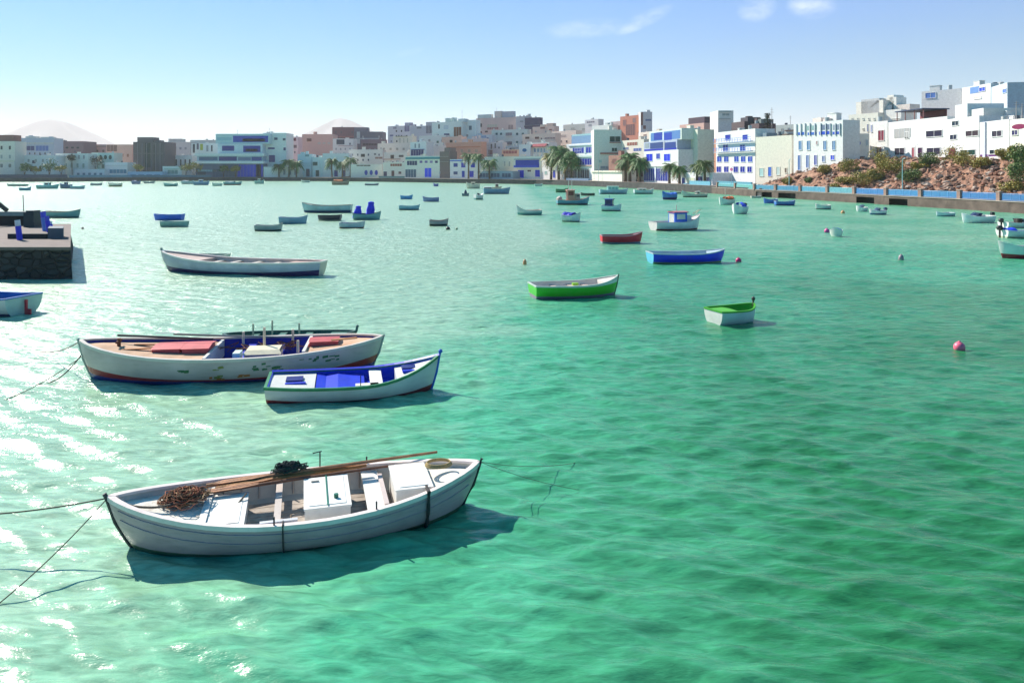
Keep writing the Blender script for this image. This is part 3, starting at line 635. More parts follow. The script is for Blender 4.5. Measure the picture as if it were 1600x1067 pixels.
def outboard(b, r, c=(.02,.02,.025)):
    x = -b.L/2; z = b.sheer(0); m = MB()
    m.grid([[(x-.05,-.13,z-.02),(x-.34,-.11,z-.02),(x-.34,.11,z-.02),(x-.05,.13,z-.02)],[(x-.02,-.15,z+.22),(x-.40,-.13,z+.2),(x-.40,.13,z+.2),(x-.02,.15,z+.22)],[(x-.06,-.1,z+.36),(x-.34,-.08,z+.33),(x-.34,.08,z+.33),(x-.06,.1,z+.36)]], 0, True)
    m.face([(x-.06,-.1,z+.36),(x-.34,-.08,z+.33),(x-.34,.08,z+.33),(x-.06,.1,z+.36)][::-1]); m.box(x-.24, x-.12, -.05, .05, -.35, z); m.build('outboard_motor', cmat(c, .3), r)
def cover(b, r, t0, t1, c, up=.18, ridge=0):
    m = MB(); rows = []
    for i in range(9):
        t = t0+(t1-t0)*i/8; g = b.pt(t, 99, 1); z = g.z; rows.append([(g.x, g.y*(1-2*j/6)*1.02, z-.03+(.05*math.sin(t*19+j)) + up*(1-abs(1-2*j/6)**2)+ (0 if 0<j<6 else -.08)) for j in range(7)])
    m.grid(rows); return m.build('cover', paint('tarp_%d_%d' % (c[2]*99, c[0]*99), c, .6, .3, 3, .4), r)
def motorboat_top(b, r, c, glass=(.04,.07,.12)):
    deck_mesh(b, .52, .985, .02, .10).build('foredeck', cmat(c), r)
    m = MB(); x0, x1 = (.50-.5)*b.L, (.62-.5)*b.L; w = b.half(.55)*.8; z = b.sheer(.55)+.04
    m.grid([[(x0, -w, z),(x0-.25, -w*.9, z+.32)],[(x1, -w*.8, z),(x1-.38,-w*.7, z+.34)],[(x1+.1, 0, z+.05),(x1-.3, 0, z+.36)],[(x1, w*.8, z),(x1-.38, w*.7, z+.34)],[(x0, w, z),(x0-.25, w*.9, z+.32)]])
    m.build('windscreen', cmat(glass, .1), r)
def boat_at(label, xL, xR, yw, hpx, hullc, bow='R', yaw_deg=0, B=None, inc=(.6,.6,.56), rail=None, tw=.75, stripe=None, zb=1.5, zs=1.15, thw=(.3,.55), name='rowing_boat', decks=True, group=None, transom=None, rake=.14, cat='boat', thwc=None):
    d0 = CH*F/(yw-HY); Lw = (xR-xL)*d0/F
    B = B or min(2.6, max(.9, Lw*.38)); yw_r = R(yaw_deg) + (0 if bow == 'R' else math.pi)
    L = (Lw - abs(math.sin(R(yaw_deg)))*B*.7)/max(.5, abs(math.cos(R(yaw_deg))))
    d = d0 + B*.45*abs(math.cos(R(yaw_deg))) + L*.42*abs(math.sin(R(yaw_deg)))
    Fb = max(.16, hpx*d0/F)
    c = Vector((((xL+xR)/2-800)*d/F, d, 0)); b = Boat(L, B, Fb, Fb*zb, Fb*zs, tw=tw, draft=.2, pw=2.3, qw=.82, rake=rake, rk_s=.03 if tw else rake)
    r = empty(name, (c.x, c.y, 0), yw_r, label, cat, group)
    bands = [] if not stripe else [(Fb*q[0], .25*Fb/(L*L)*(3 if q[0] > .5 else 1), q[1]) for q in (stripe if isinstance(stripe, list) else [stripe])]
    hullc = tuple(min(.85, x**.88) for x in hullc); hm_ = hullmat('hull', hullc, bands, .22, tuple(x*.4+.05 for x in hullc), 6)
    hull_mesh(b, .035, min(.1, Fb*.4)).build('hull', [hm_, cmat(inc), cmat(transom) if transom else hm_], r, True)
    gunwale_mesh(b, .05, .04).build('gunwale', cmat(rail or (.7,.7,.66)), r)
    if decks and L > 2.0: deck_mesh(b, .80, .985, .05, .02).build('foredeck', cmat(inc), r)
    for t_ in thw: thwart_mesh(b, t_, .22, max(.14, Fb*.72)).build('thwart', cmat(thwc or inc), r)
    return b, r
# behind the long fishing boat: dark green boat
b, r = boat_at('dark green boat with upright stem post, half hidden behind the long fishing boat', 345, 560, 541, 9, (.03,.15,.13), 'R', 3, 1.5, (.04,.16,.12), (.03,.11,.10), tw=0, zb=1.7, zs=1.4, thw=(.2,.4,.6))
post_mesh(b, 1, .14, .045, .05).build('stem_post', cmat((.03,.12,.13)), r)
for x, h in ((-1.1,.3),(-.5,.4),(.35,.3)):
    m = MB(); m.tube([(x, -.2, .2), (x, -.2, .3+h)], .03, 6); m.build('post', cmat((.5,.45,.35)), r)
# big white boat mid-left and the green one behind it
c, yaw, L = tipfit((506, 408), .75, (253, 393), 1.02)
b = Boat(L, 2.3, .66, 1.08, .76, tw=0.35, pw=2.6, qw=.7, rake=.14, rk_s=.05)
r = empty('fishing_boat', (c.x, c.y, 0), yaw, 'long pale grey-blue boat with raised left bow and dark blue bottom stripe', 'boat')
hull_mesh(b, .05, .3).build('hull', [hullmat('grey_blue_hull', (.52,.50,.60), [(.15,.008,(.05,.02,.12))], .3, (.3,.25,.25), 5), cmat((.6,.52,.46))], r, True)
gunwale_mesh(b, .09, .07).build('gunwale', cmat((.8,.72,.66)), r); deck_mesh(b, .72, .985, .1, .04).build('foredeck', cmat((.62,.45,.38)), r); deck_mesh(b, .02, .2, .1, .04).build('afterdeck', cmat((.66,.42,.33)), r)
for t_ in (.3, .42, .55, .66): thwart_mesh(b, t_, .25, .52).build('thwart', cmat((.62,.56,.48)), r)
post_mesh(b, 1, .14, .06).build('stem_post', cmat((.2,.3,.3)), r)
b, r = boat_at('pale green boat partly hidden behind the grey-blue boat on the left', 250, 358, 409, 8, (.20,.36,.28), 'L', -3, 1.6, (.35,.42,.36), (.45,.5,.42), tw=.6)
# left edge boat seen from its stern quarter
b, r = boat_at('white boat with blue top and red rudder cut by the left edge', -120, 64, 497, 26, (.55,.52,.54), 'L', -16, 1.9, (.05,.16,.45), (.03,.16,.50), tw=.85, stripe=(.14,(.03,.03,.12)), transom=(.38,.52,.50), zb=1.5, zs=1.15)
m = MB(); z = b.sheer(0); x = b.pt(0, z).x; m.grid([[(x-.03,-.025,z*.75),(x-.03,.025,z*.75)],[(x-.06,-.025,-.2),(x-.06,.025,-.2)]]); m.box(x-.32, x-.04, -.03, .03, -.25, .22); m.box(x-.14, x-.04, -.03, .03, .22, z*.8); m.build('rudder', cmat((.5,.02,.05)), r)
# green boat and green-decked dinghy
b, r = boat_at('green boat with white inside and pink-grey bottom stripe in the middle of the bay', 823, 976, 469, 20, (.74,.72,.66), 'R', 14, 1.75, (.72,.66,.60), (.55,.62,.55), tw=.8, stripe=[(.88,(.045,.50,.02)),(.18,(.30,.20,.30))], zb=1.55, zs=1.05, thw=(.25,.45,.62), thwc=(.55,.42,.36))
m = MB(); m.box(-.15, .1, -.1, .1, b.F-.08, b.F+.02); m.build('cushion', cmat((.25,.55,.03)), r); post_mesh(b, 1, .05, .035).build('stem_post', cmat((.04,.06,.04)), r)
b, r = boat_at('small white dinghy with bright green deck and a dark post on its bow', 1102, 1191, 509, 21, (.62,.64,.68), 'R', 22, 1.25, (.05,.33,.02), (.06,.36,.02), tw=.85, zb=1.28, zs=1.02, thw=(.2,), transom=(.72,.70,.66), thwc=(.35,.60,.06))
deck_mesh(b, .02, .42, .04, .03).build('afterdeck', cmat((.09,.44,.02)), r)
m = MB(); g = b.pt(1, 99); m.tube([(g.x-.05,0,g.z-.1),(g.x-.03,0,g.z+.12)], .03, 6); m.ball((g.x-.03,0,g.z+.16), .07,.07,.08); m.build('bow_post', cmat((.06,.05,.05)), r)
# royal blue and red boats
b, r = boat_at('royal blue boat with pale blue stern on the left end', 1010, 1138, 413, 15, (.006,.03,.88), 'R', 7, 1.9, (.45,.55,.62), (.5,.6,.62), tw=.8, transom=(.12,.50,.72), zb=1.38, zs=1.1, thw=(.2,.4,.6), stripe=(.12,(.30,.40,.20)))
b, r = boat_at('bright red open boat with grey rail', 938, 1005, 381, 12, (.70,.008,.03), 'R', 3, 1.4, (.35,.12,.14), (.40,.25,.28), tw=.85, zb=1.5, zs=1.05, stripe=(.15,(.30,.35,.42)))
# cabin boat
b, r = boat_at('white fishing boat with blue cabin front and red-rimmed roof', 1014, 1100, 361, 13, (.72,.70,.74), 'R', 14, 2.2, (.62,.56,.54), (.7,.62,.60), tw=.85, zb=1.9, zs=1.0, thw=(), stripe=(.16,(.30,.03,.05)), transom=(.70,.62,.62), name='cabin_boat')
cabin(b, r, .40, .68, 1.35, .35, 1.25, (.02,.12,.70), (.62,.18,.22), (.60,.62,.58))
m = MB(); m.box(.62, 1.2, -.62, .62, .6, 1.35); m.build('wheelhouse_front', cmat((.66,.62,.68)), r)
m = MB(); g = b.pt(1, 99); m.tube([(g.x-.6,.3,g.z),(g.x-.1,.1,g.z+.35),(g.x+.12,0,g.z+.38),(g.x-.1,-.1,g.z+.35),(g.x-.6,-.3,g.z)], .035, 6); m.build('bow_rail', cmat((.7,.6,.4)), r)
m = MB(); m.tube([(0,0,1.7),(0,0,2.3)], .03, 6); m.build('mast', cmat((.5,.4,.4)), r)
# open boats left of centre
boat_at('bright blue open boat beside a grey-green one, left of centre', 240, 286, 344.5, 8, (.01,.10,.66), 'L', 2, 1.4, (.02,.12,.5), (.02,.15,.6), tw=.8, zb=1.25)
boat_at('grey-green open boat touching the bright blue one', 253, 296, 355, 7.5, (.22,.38,.36), 'R', 2, 1.4, (.3,.42,.38), (.30,.46,.42), tw=.8, zb=1.2)
boat_at('long teal boat moored just beyond the stone pier', 70, 127, 341, 9, (.12,.30,.32), 'R', -2, 2.0, (.5,.42,.32), (.40,.36,.28), tw=.6, stripe=(.2,(.03,.12,.12)))
boat_at('dark-bottomed grey dinghy, lowest of the small boats left of centre', 399, 442, 361.5, 8, (.32,.36,.36), 'R', 5, 1.3, (.45,.45,.42), (.42,.44,.42), tw=.8, stripe=(.22,(.05,.05,.03)))
boat_at('blue-grey open boat right of the dark-bottomed grey dinghy', 437, 481, 350, 9, (.20,.34,.48), 'R', 4, 1.4, (.35,.45,.5), (.25,.35,.5), tw=.8)
b, r = boat_at('long white and teal boat with dark blue bottom, high left bow', 471, 550, 333, 11, (.34,.50,.54), 'L', 2, 2.4, (.5,.48,.42), (.42,.38,.32), tw=.7, stripe=(.32,(.01,.06,.18)), zb=1.5, name='fishing_boat')
b, r = boat_at('black inflatable-like tender below the long white and teal boat', 496, 533, 345.5, 8, (.012,.012,.03), 'L', 2, 1.4, (.03,.03,.05), (.02,.02,.04), tw=.9, zb=1.1, stripe=(.25,(.25,.24,.2)))
b, r = boat_at('teal boat carrying two heaps under bright blue covers', 552, 596, 344, 9, (.10,.30,.34), 'R', 4, 1.9, (.06,.2,.18), (.05,.12,.1), tw=.8, thw=(.2,))
for x, y, h, w in ((-1.1, -.2, 1.25, 1.05), (.25, .3, 1.7, 1.15)):
    m = MB(); rows = []
    for i in range(7):
        q = i/6; rr = w*.5*(1-.45*q)*(1+.12*math.sin(i*2.3)); rows.append([(x+.14*q+rr*math.cos(a), y+rr*.8*math.sin(a)*(1+.1*math.sin(3*a+i)), .2+h*q) for a in [2*math.pi*k/10 for k in range(10)]])
    m.grid(rows, 0, True); m.ball((x+.14, y, .2+h), w*.27, w*.22, .1); m.build('canvas_cover', paint('canvas_blue', (.01,.03,.75), .7, .3, 4, .4), r, True)
b, r = boat_at('white and dark dinghy with two seats below the blue-covered boat', 531, 571, 357.5, 8, (.42,.50,.55), 'R', 3, 1.4, (.5,.5,.5), (.4,.45,.5), tw=.8, stripe=(.22,(.22,.12,.08)))
m = MB(); m.box(-.9,-.4,-.3,.3,.25,.5); m.build('seat_box', cmat((.02,.03,.12)), r)
boat_at('small light blue skiff alone at centre left', 624, 656, 328.5, 6, (.16,.38,.50), 'R', 0, 1.5, (.4,.5,.5), (.3,.5,.55), tw=.8, stripe=(.25,(.02,.06,.12)))
boat_at('tiny bright blue skiff above the light blue skiff', 626, 645, 311.5, 5, (.03,.25,.62), 'R', 0, 1.3, (.2,.4,.6), (.2,.4,.65), tw=.8)
boat_at('slate blue skiff right of the tiny bright blue skiff', 660, 686, 315.5, 6, (.14,.20,.42), 'L', 2, 1.5, (.25,.3,.45), (.2,.25,.45), tw=.8)
boat_at('brown-grey open boat beside a black buoy', 671, 701, 353.5, 8, (.28,.26,.28), 'R', 2, 1.3, (.35,.2,.18), (.30,.22,.22), tw=.85, stripe=(.35,(.04,.05,.04)))
b, r = boat_at('tiny dark boat with an upright figure-like cover near the white runabout', 722, 733, 306.5, 3.5, (.06,.14,.20), 'R', 0, 1.2, (.1,.15,.2), (.06,.12,.18), tw=.8, thw=())
m = MB(); m.tube([(0,0,.1),(0,0,.8),(0,0,1.3)], [.35,.3,.12], 8); m.build('canvas_cover', cmat((.02,.06,.12)), r)
b, r = boat_at('little white runabout with teal stripe at upper centre', 740, 757, 312.5, 7, (.62,.66,.66), 'R', 25, 1.5, (.6,.6,.6), (.8,.8,.78), tw=.85, stripe=(.35,(.10,.28,.28)), thw=())
motorboat_top(b, r, (.75,.75,.72))
b, r = boat_at('blue-sided motor launch with cream deck near the quay at centre', 755, 798, 303.5, 8, (.10,.25,.42), 'R', 6, 2.2, (.62,.5,.42), (.6,.62,.6), tw=.8, zb=1.4, name='motor_launch')
cabin(b, r, .02, .30, 1.4, .5, 1.0, (.03,.04,.15), (.72,.7,.72))
b, r = boat_at('orange-topped cream launch near the quay at centre', 762, 784, 297, 4, (.62,.52,.42), 'R', 0, 2.0, (.6,.35,.2), (.6,.3,.15), tw=.8, name='motor_launch'); cabin(b, r, .55, .8, 1.2, .4, 1.2, (.5,.35,.28), (.75,.7,.6))
b, r = boat_at('cream and tan launch moored left of the blue-sided launch', 728, 750, 295, 7, (.62,.55,.45), 'L', 5, 2.0, (.6,.5,.4), (.7,.62,.5), tw=.8, name='motor_launch'); cabin(b, r, .35, .65, 1.3, .5, 1.3, (.66,.55,.42), (.8,.72,.6))
b, r = boat_at('white boat with raised cream left bow and teal side', 805, 847, 336.5, 7, (.55,.62,.58), 'L', 12, 1.7, (.68,.56,.46), (.75,.66,.56), tw=.8, zb=2.3, stripe=(.5,(.12,.38,.36)))
b, r = boat_at('white motorboat under a royal blue cover', 877, 911, 347.5, 10, (.74,.76,.74), 'R', -28, 1.9, (.6,.6,.58), (.75,.76,.76), tw=.85, stripe=(.12,(.05,.12,.12)), thw=(), name='motorboat'); cover(b, r, .02, .62, (.03,.03,.55), .30)
b, r = boat_at('work boat with salmon orange wheelhouse and blue side', 869, 922, 320.5, 7, (.10,.32,.45), 'R', 4, 2.5, (.35,.3,.28), (.6,.45,.35), tw=.8, zb=2.0, stripe=(.25,(.12,.06,.06)), thw=(.1,), name='work_boat')
cabin(b, r, .30, .55, 1.7, .6, 1.7, (.70,.28,.20), (.75,.42,.34), (.15,.02,.02)); cabin(b, r, .56, .72, 1.2, .8, .9, (.70,.40,.34), (.78,.6,.5))
for t_ in (.36, .46): 
    m = MB(); m.tube([((t_-.5)*b.L,0,2.3),((t_-.5)*b.L,0,3.8)], .05, 6); m.build('mast', cmat((.6,.62,.55)), r)
m = MB(); m.ball((-.42*b.L, 0, .9), .5, .6, .45, 0, 9, 5, .2); m.build('net_pile', cmat((.5,.4,.36)), r)
boat_at('dark brown skiff behind the salmon-cabined work boat', 907, 929, 306, 3.5, (.05,.07,.05), 'L', 0, 1.5, (.1,.12,.08), (.1,.08,.06), tw=.8)
boat_at('green skiff close to the quay left of the salmon-cabined work boat', 868, 888, 301, 5, (.05,.22,.10), 'R', 0, 1.6, (.1,.25,.12), (.1,.3,.15), tw=.8)
b, r = boat_at('white-hulled boat with navy blue cabin right of the work boat', 939, 973, 330.5, 8, (.70,.72,.76), 'R', -18, 1.9, (.6,.5,.5), (.65,.66,.72), tw=.85, stripe=(.18,(.02,.05,.10)), thw=(), name='cabin_boat')
cabin(b, r, .18, .60, 1.3, .3, 1.25, (.02,.04,.22), (.05,.12,.35), (.01,.02,.1)); m = MB(); m.tube([(-.3,0,1.5),(-.3,0,2.1)], .03, 6); m.build('mast', cmat((.1,.15,.3)), r)
b, r = boat_at('pale blue cruiser with light green canopy by the quay', 936, 982, 303.5, 6, (.30,.48,.62), 'R', 3, 2.4, (.4,.5,.55), (.6,.75,.75), tw=.8, stripe=(.25,(.02,.12,.30)), thw=(), name='cabin_cruiser'); cabin(b, r, .28, .66, 1.6, .5, 1.2, (.45,.66,.62), (.48,.74,.62), (.2,.5,.5))
b, r = boat_at('long white cruiser with low cabin right of the pale blue cruiser', 990, 1022, 303.5, 6, (.55,.66,.68), 'R', 3, 2.2, (.6,.6,.55), (.75,.75,.7), tw=.8, stripe=(.25,(.05,.2,.25)), thw=(), name='cabin_cruiser'); cabin(b, r, .2, .6, 1.5, .4, .8, (.74,.66,.58), (.8,.76,.7), (.25,.2,.16))
b, r = boat_at('boat wrapped in a bright blue tarpaulin near the quay', 1032, 1058, 312.5, 8, (.03,.18,.55), 'L', 20, 1.9, (.02,.1,.5), (.03,.15,.6), tw=.8, stripe=(.45,(.01,.02,.18)), thw=()); cover(b, r, .02, .97, (.05,.20,.72), .35)
b, r = boat_at('cream boat with raised left bow in front of the quay right of the blue tarpaulin boat', 1064, 1105, 308.5, 5, (.60,.56,.48), 'L', 6, 1.9, (.5,.4,.34), (.72,.66,.56), tw=.8, zb=2.2, stripe=(.3,(.08,.1,.08))); cabin(b, r, .3, .45, 1.0, .4, .7, (.6,.62,.52), (.7,.7,.62))
r['label'] = 'cream boat with raised left bow, right of the blue tarpaulin boat'
b, r = boat_at('white boat with orange cover and a short mast near the quay', 1120, 1148, 320.5, 8, (.80,.78,.74), 'L', 25, 1.9, (.72,.6,.5), (.85,.82,.78), tw=.85, thw=(), name='motorboat'); cover(b, r, .05, .55, (.75,.16,.04), .5)
m = MB(); m.tube([(.1,0,.6),(.1,0,2.6)], .05, 6); m.build('mast', cmat((.75,.6,.5)), r)
b, r = boat_at('white motorboat with blue cockpit cover and black outboard', 1141, 1168, 335, 11, (.76,.77,.74), 'L', 28, 1.8, (.5,.6,.6), (.8,.8,.78), tw=.85, thw=(), name='motorboat'); cover(b, r, .15, .60, (.02,.08,.70), .55); outboard(b, r)
boat_at('bright blue skiff, left one of two moored end to end by the quay openings', 1193, 1214, 318, 6, (.02,.14,.62), 'L', 0, 1.3, (.3,.4,.6), (.5,.55,.7), tw=.8)
boat_at('blue skiff with darker right end by the quay openings', 1211, 1243, 321.5, 6, (.03,.15,.52), 'R', 0, 1.4, (.1,.2,.5), (.5,.55,.6), tw=.8, stripe=(.3,(.01,.05,.25)))
b, r = boat_at('small white skiff alone below the blue railing', 1273, 1297, 327.5, 6, (.72,.70,.66), 'L', 5, 1.3, (.6,.6,.56), (.8,.78,.74), tw=.8, stripe=(.2,(.1,.12,.1)))
b, r = boat_at('white motorboat, left one of a pair right of the small white skiff', 1337, 1354, 331, 6, (.78,.76,.74), 'L', 10, 1.3, (.6,.6,.6), (.8,.8,.78), tw=.85, thw=(), name='motorboat'); motorboat_top(b, r, (.8,.78,.75))
b, r = boat_at('white motorboat with navy stern, right one of the pair', 1357, 1383, 336, 6, (.74,.74,.74), 'L', 8, 1.4, (.05,.06,.2), (.75,.76,.76), tw=.85, thw=(), stripe=(.4,(.03,.12,.25)), name='motorboat'); motorboat_top(b, r, (.78,.77,.75)); outboard(b, r, (.02,.05,.15))
b, r = boat_at('pale blue-grey tender left of the big white motorboat', 1461, 1490, 338.5, 5, (.55,.66,.70), 'L', 8, 1.3, (.4,.5,.52), (.7,.76,.78), tw=.85, stripe=(.3,(.15,.3,.35)))
b, r = boat_at('big white motorboat with dark windscreen and outboard near the right edge', 1501, 1550, 349, 10, (.84,.84,.82), 'L', 4, 1.9, (.6,.6,.6), (.85,.85,.83), tw=.85, thw=(.15,), name='motorboat'); motorboat_top(b, r, (.84,.83,.80), (.02,.03,.08)); outboard(b, r)
b, r = boat_at('white motorboat with black outboard cut by the right edge', 1565, 1622, 357, 8, (.82,.80,.76), 'R', 4, 1.8, (.5,.45,.4), (.84,.82,.8), tw=.85, thw=(.3,), name='motorboat'); motorboat_top(b, r, (.8,.78,.74)); outboard(b, r)
m = MB(); m.box(-.4, .1, -.2, .3, .3, .85); m.build('console', cmat((.04,.03,.03)), r)
b, r = boat_at('white motorboat with bright blue tarpaulin over its stern at the right edge', 1563, 1640, 373, 11, (.80,.80,.76), 'R', 3, 1.8, (.5,.6,.6), (.85,.85,.8), tw=.85, thw=(.5,), name='motorboat', stripe=(.2,(.45,.5,.35))); cover(b, r, .02, .22, (.02,.06,.72), .25); outboard(b, r)
b, r = boat_at('white boat with crimson bottom and pointed bow at the right edge', 1559, 1680, 406, 17, (.82,.80,.74), 'L', -2, 2.0, (.6,.55,.5), (.82,.8,.74), tw=.85, zb=1.6, stripe=(.38,(.36,.01,.03)), name='rowing_boat')
# far along the quay, on the left
FAR = [(10,42,291.3,3,(.30,.38,.34),'grey-green skiff near the far quay at the left edge'),(31,49,298,4,(.08,.28,.40),'small blue skiff nearest of the far boats at the left'),
 (59,92,295.3,5,(.14,.42,.42),'turquoise long boat, left of the dark pair at the far left'),(93,112,295,6,(.05,.14,.26),'dark blue boat joined to the turquoise long boat'),(111,133,295.5,4,(.20,.44,.48),'pale boat with blue bottom right of the dark blue boat'),
 (142,160,290,3,(.30,.34,.36),'grey far skiff left of the cream and olive boat'),(168,190,292,5,(.62,.62,.50),'cream boat with an olive bottom stripe by the far quay'),(206,220,288,4,(.15,.2,.38),'small navy and white boat below the brown tower'),(225,242,286.8,2.5,(.3,.34,.36),'thin grey skiff right of the navy and white boat'),
 (255,277,291.5,4,(.12,.34,.34),'teal skiff standing clear of the other far boats'),(284,303,288,4,(.35,.48,.52),'pale blue boat left of the boats below the modern building'),(303,327,289.5,5,(.10,.24,.42),'blue and white boat in front of the modern building'),(331,347,291,4,(.42,.58,.52),'pale green skiff in front of the modern building'),
 (350,378,289.5,4,(.10,.32,.36),'teal boat with dark red bottom below the blue ground floor'),(398,413,287.5,4.5,(.28,.48,.44),'rounded pale teal boat right of the modern building'),(470,484,285.5,3,(.6,.62,.55),'tiny cream skiff below the light blue houses'),
 (519,546,289.2,5,(.30,.22,.16),'brown boat with bright orange top by the far quay'),(570,592,290,2.5,(.12,.18,.26),'low dark skiff right of the orange-topped boat'),(677,685,291.5,4,(.08,.10,.42),'tiny navy blue boat below the bright blue door'),
 (835,848,291,3,(.7,.72,.68),'tiny white skiff below the tall dark palms'),(1173,1190,309.5,2.5,(.6,.5,.45),'tiny cream skiff below the right blue railing'),(1046,1064,303,3,(.45,.40,.34),'tan skiff moored behind the blue tarpaulin boat')]
for i, (a, e, y, h, c_, lb) in enumerate(FAR):
    st = {6:(.35,(.12,.14,.02)), 13:(.4,(.12,.01,.03)), 4:(.4,(.03,.12,.35))}.get(i)
    b, r = boat_at(lb, a, e, y, h, c_, 'R' if i % 3 else 'L', 3*(i % 3)-2, None, tuple(min(.7, x*1.3+.1) for x in c_), tuple(min(.8, x*1.2+.15) for x in c_), thw=(.3,), stripe=st, group='small boats along the far quay')
    if i in (2, 3, 11, 14): cabin(b, r, .35, .6, b.B*.6, b.F*.6, 1.2, tuple(min(.75, x*1.2+.2) for x in c_), (.6,.62,.6))
    if i in (7, 10, 13): cover(b, r, .1, .6, tuple(x*.8 for x in c_), .5)
    if i == 16: cover(b, r, .1, .6, (.78,.22,.08), .8)
# small white boat with blue top and the pink float beside it
b, r = boat_at('tiny white boat with light blue cover seen end-on beside a pink buoy', 1298, 1315, 370, 9, (.80,.76,.66), 'L', 55, 1.0, (.5,.6,.62), (.8,.8,.76), tw=.85, thw=(), name='dinghy'); cover(b, r, .1, .8, (.06,.25,.55), .2)
# buoys
def buoy(px, py, rpx, c, lb, tall=1.0):
    p = at(px, py+rpx*.5); rr = rpx*p.y/F; o = MB(); o.ball((0, 0, rr*.45*tall), rr, rr, rr*tall, 0, 16, 10)
    o.tube([(0,0,rr*.45*tall+rr*tall*.95),(0,0,rr*.45*tall+rr*tall*1.15)], rr*.22, 8); ob = o.build('buoy', cmat(c, .35), None, True); ob.location = p; tag(ob, lb, 'buoy', 'mooring buoys')
buoy(1499, 542, 8.5, (.95,.16,.26), 'largest pink-red buoy, alone on the right side of the bay'); buoy(1154, 407, 4.5, (.62,.02,.16), 'crimson buoy right of the royal blue boat')
buoy(1292, 361, 4, (.78,.10,.32), 'pink buoy touching the tiny white boat'); buoy(1408, 405, 4, (.35,.25,.28), 'greyish pink upright buoy on the right', 1.6)
buoy(820, 412, 3, (.65,.28,.12), 'tan orange upright buoy above the green boat', 1.9); buoy(1317, 332, 3, (.75,.35,.15), 'small orange buoy near the blue railing'); buoy(700, 357.5, 3.4, (.02,.015,.02), 'black buoy right of the brown-grey open boat')
buoy(713.5, 357.5, 2, (.2,.3,.2), 'tiny grey-green buoy right of the black buoy'); buoy(129, 357, 2, (.06,.06,.06), 'tiny black float above the stone pier corner')

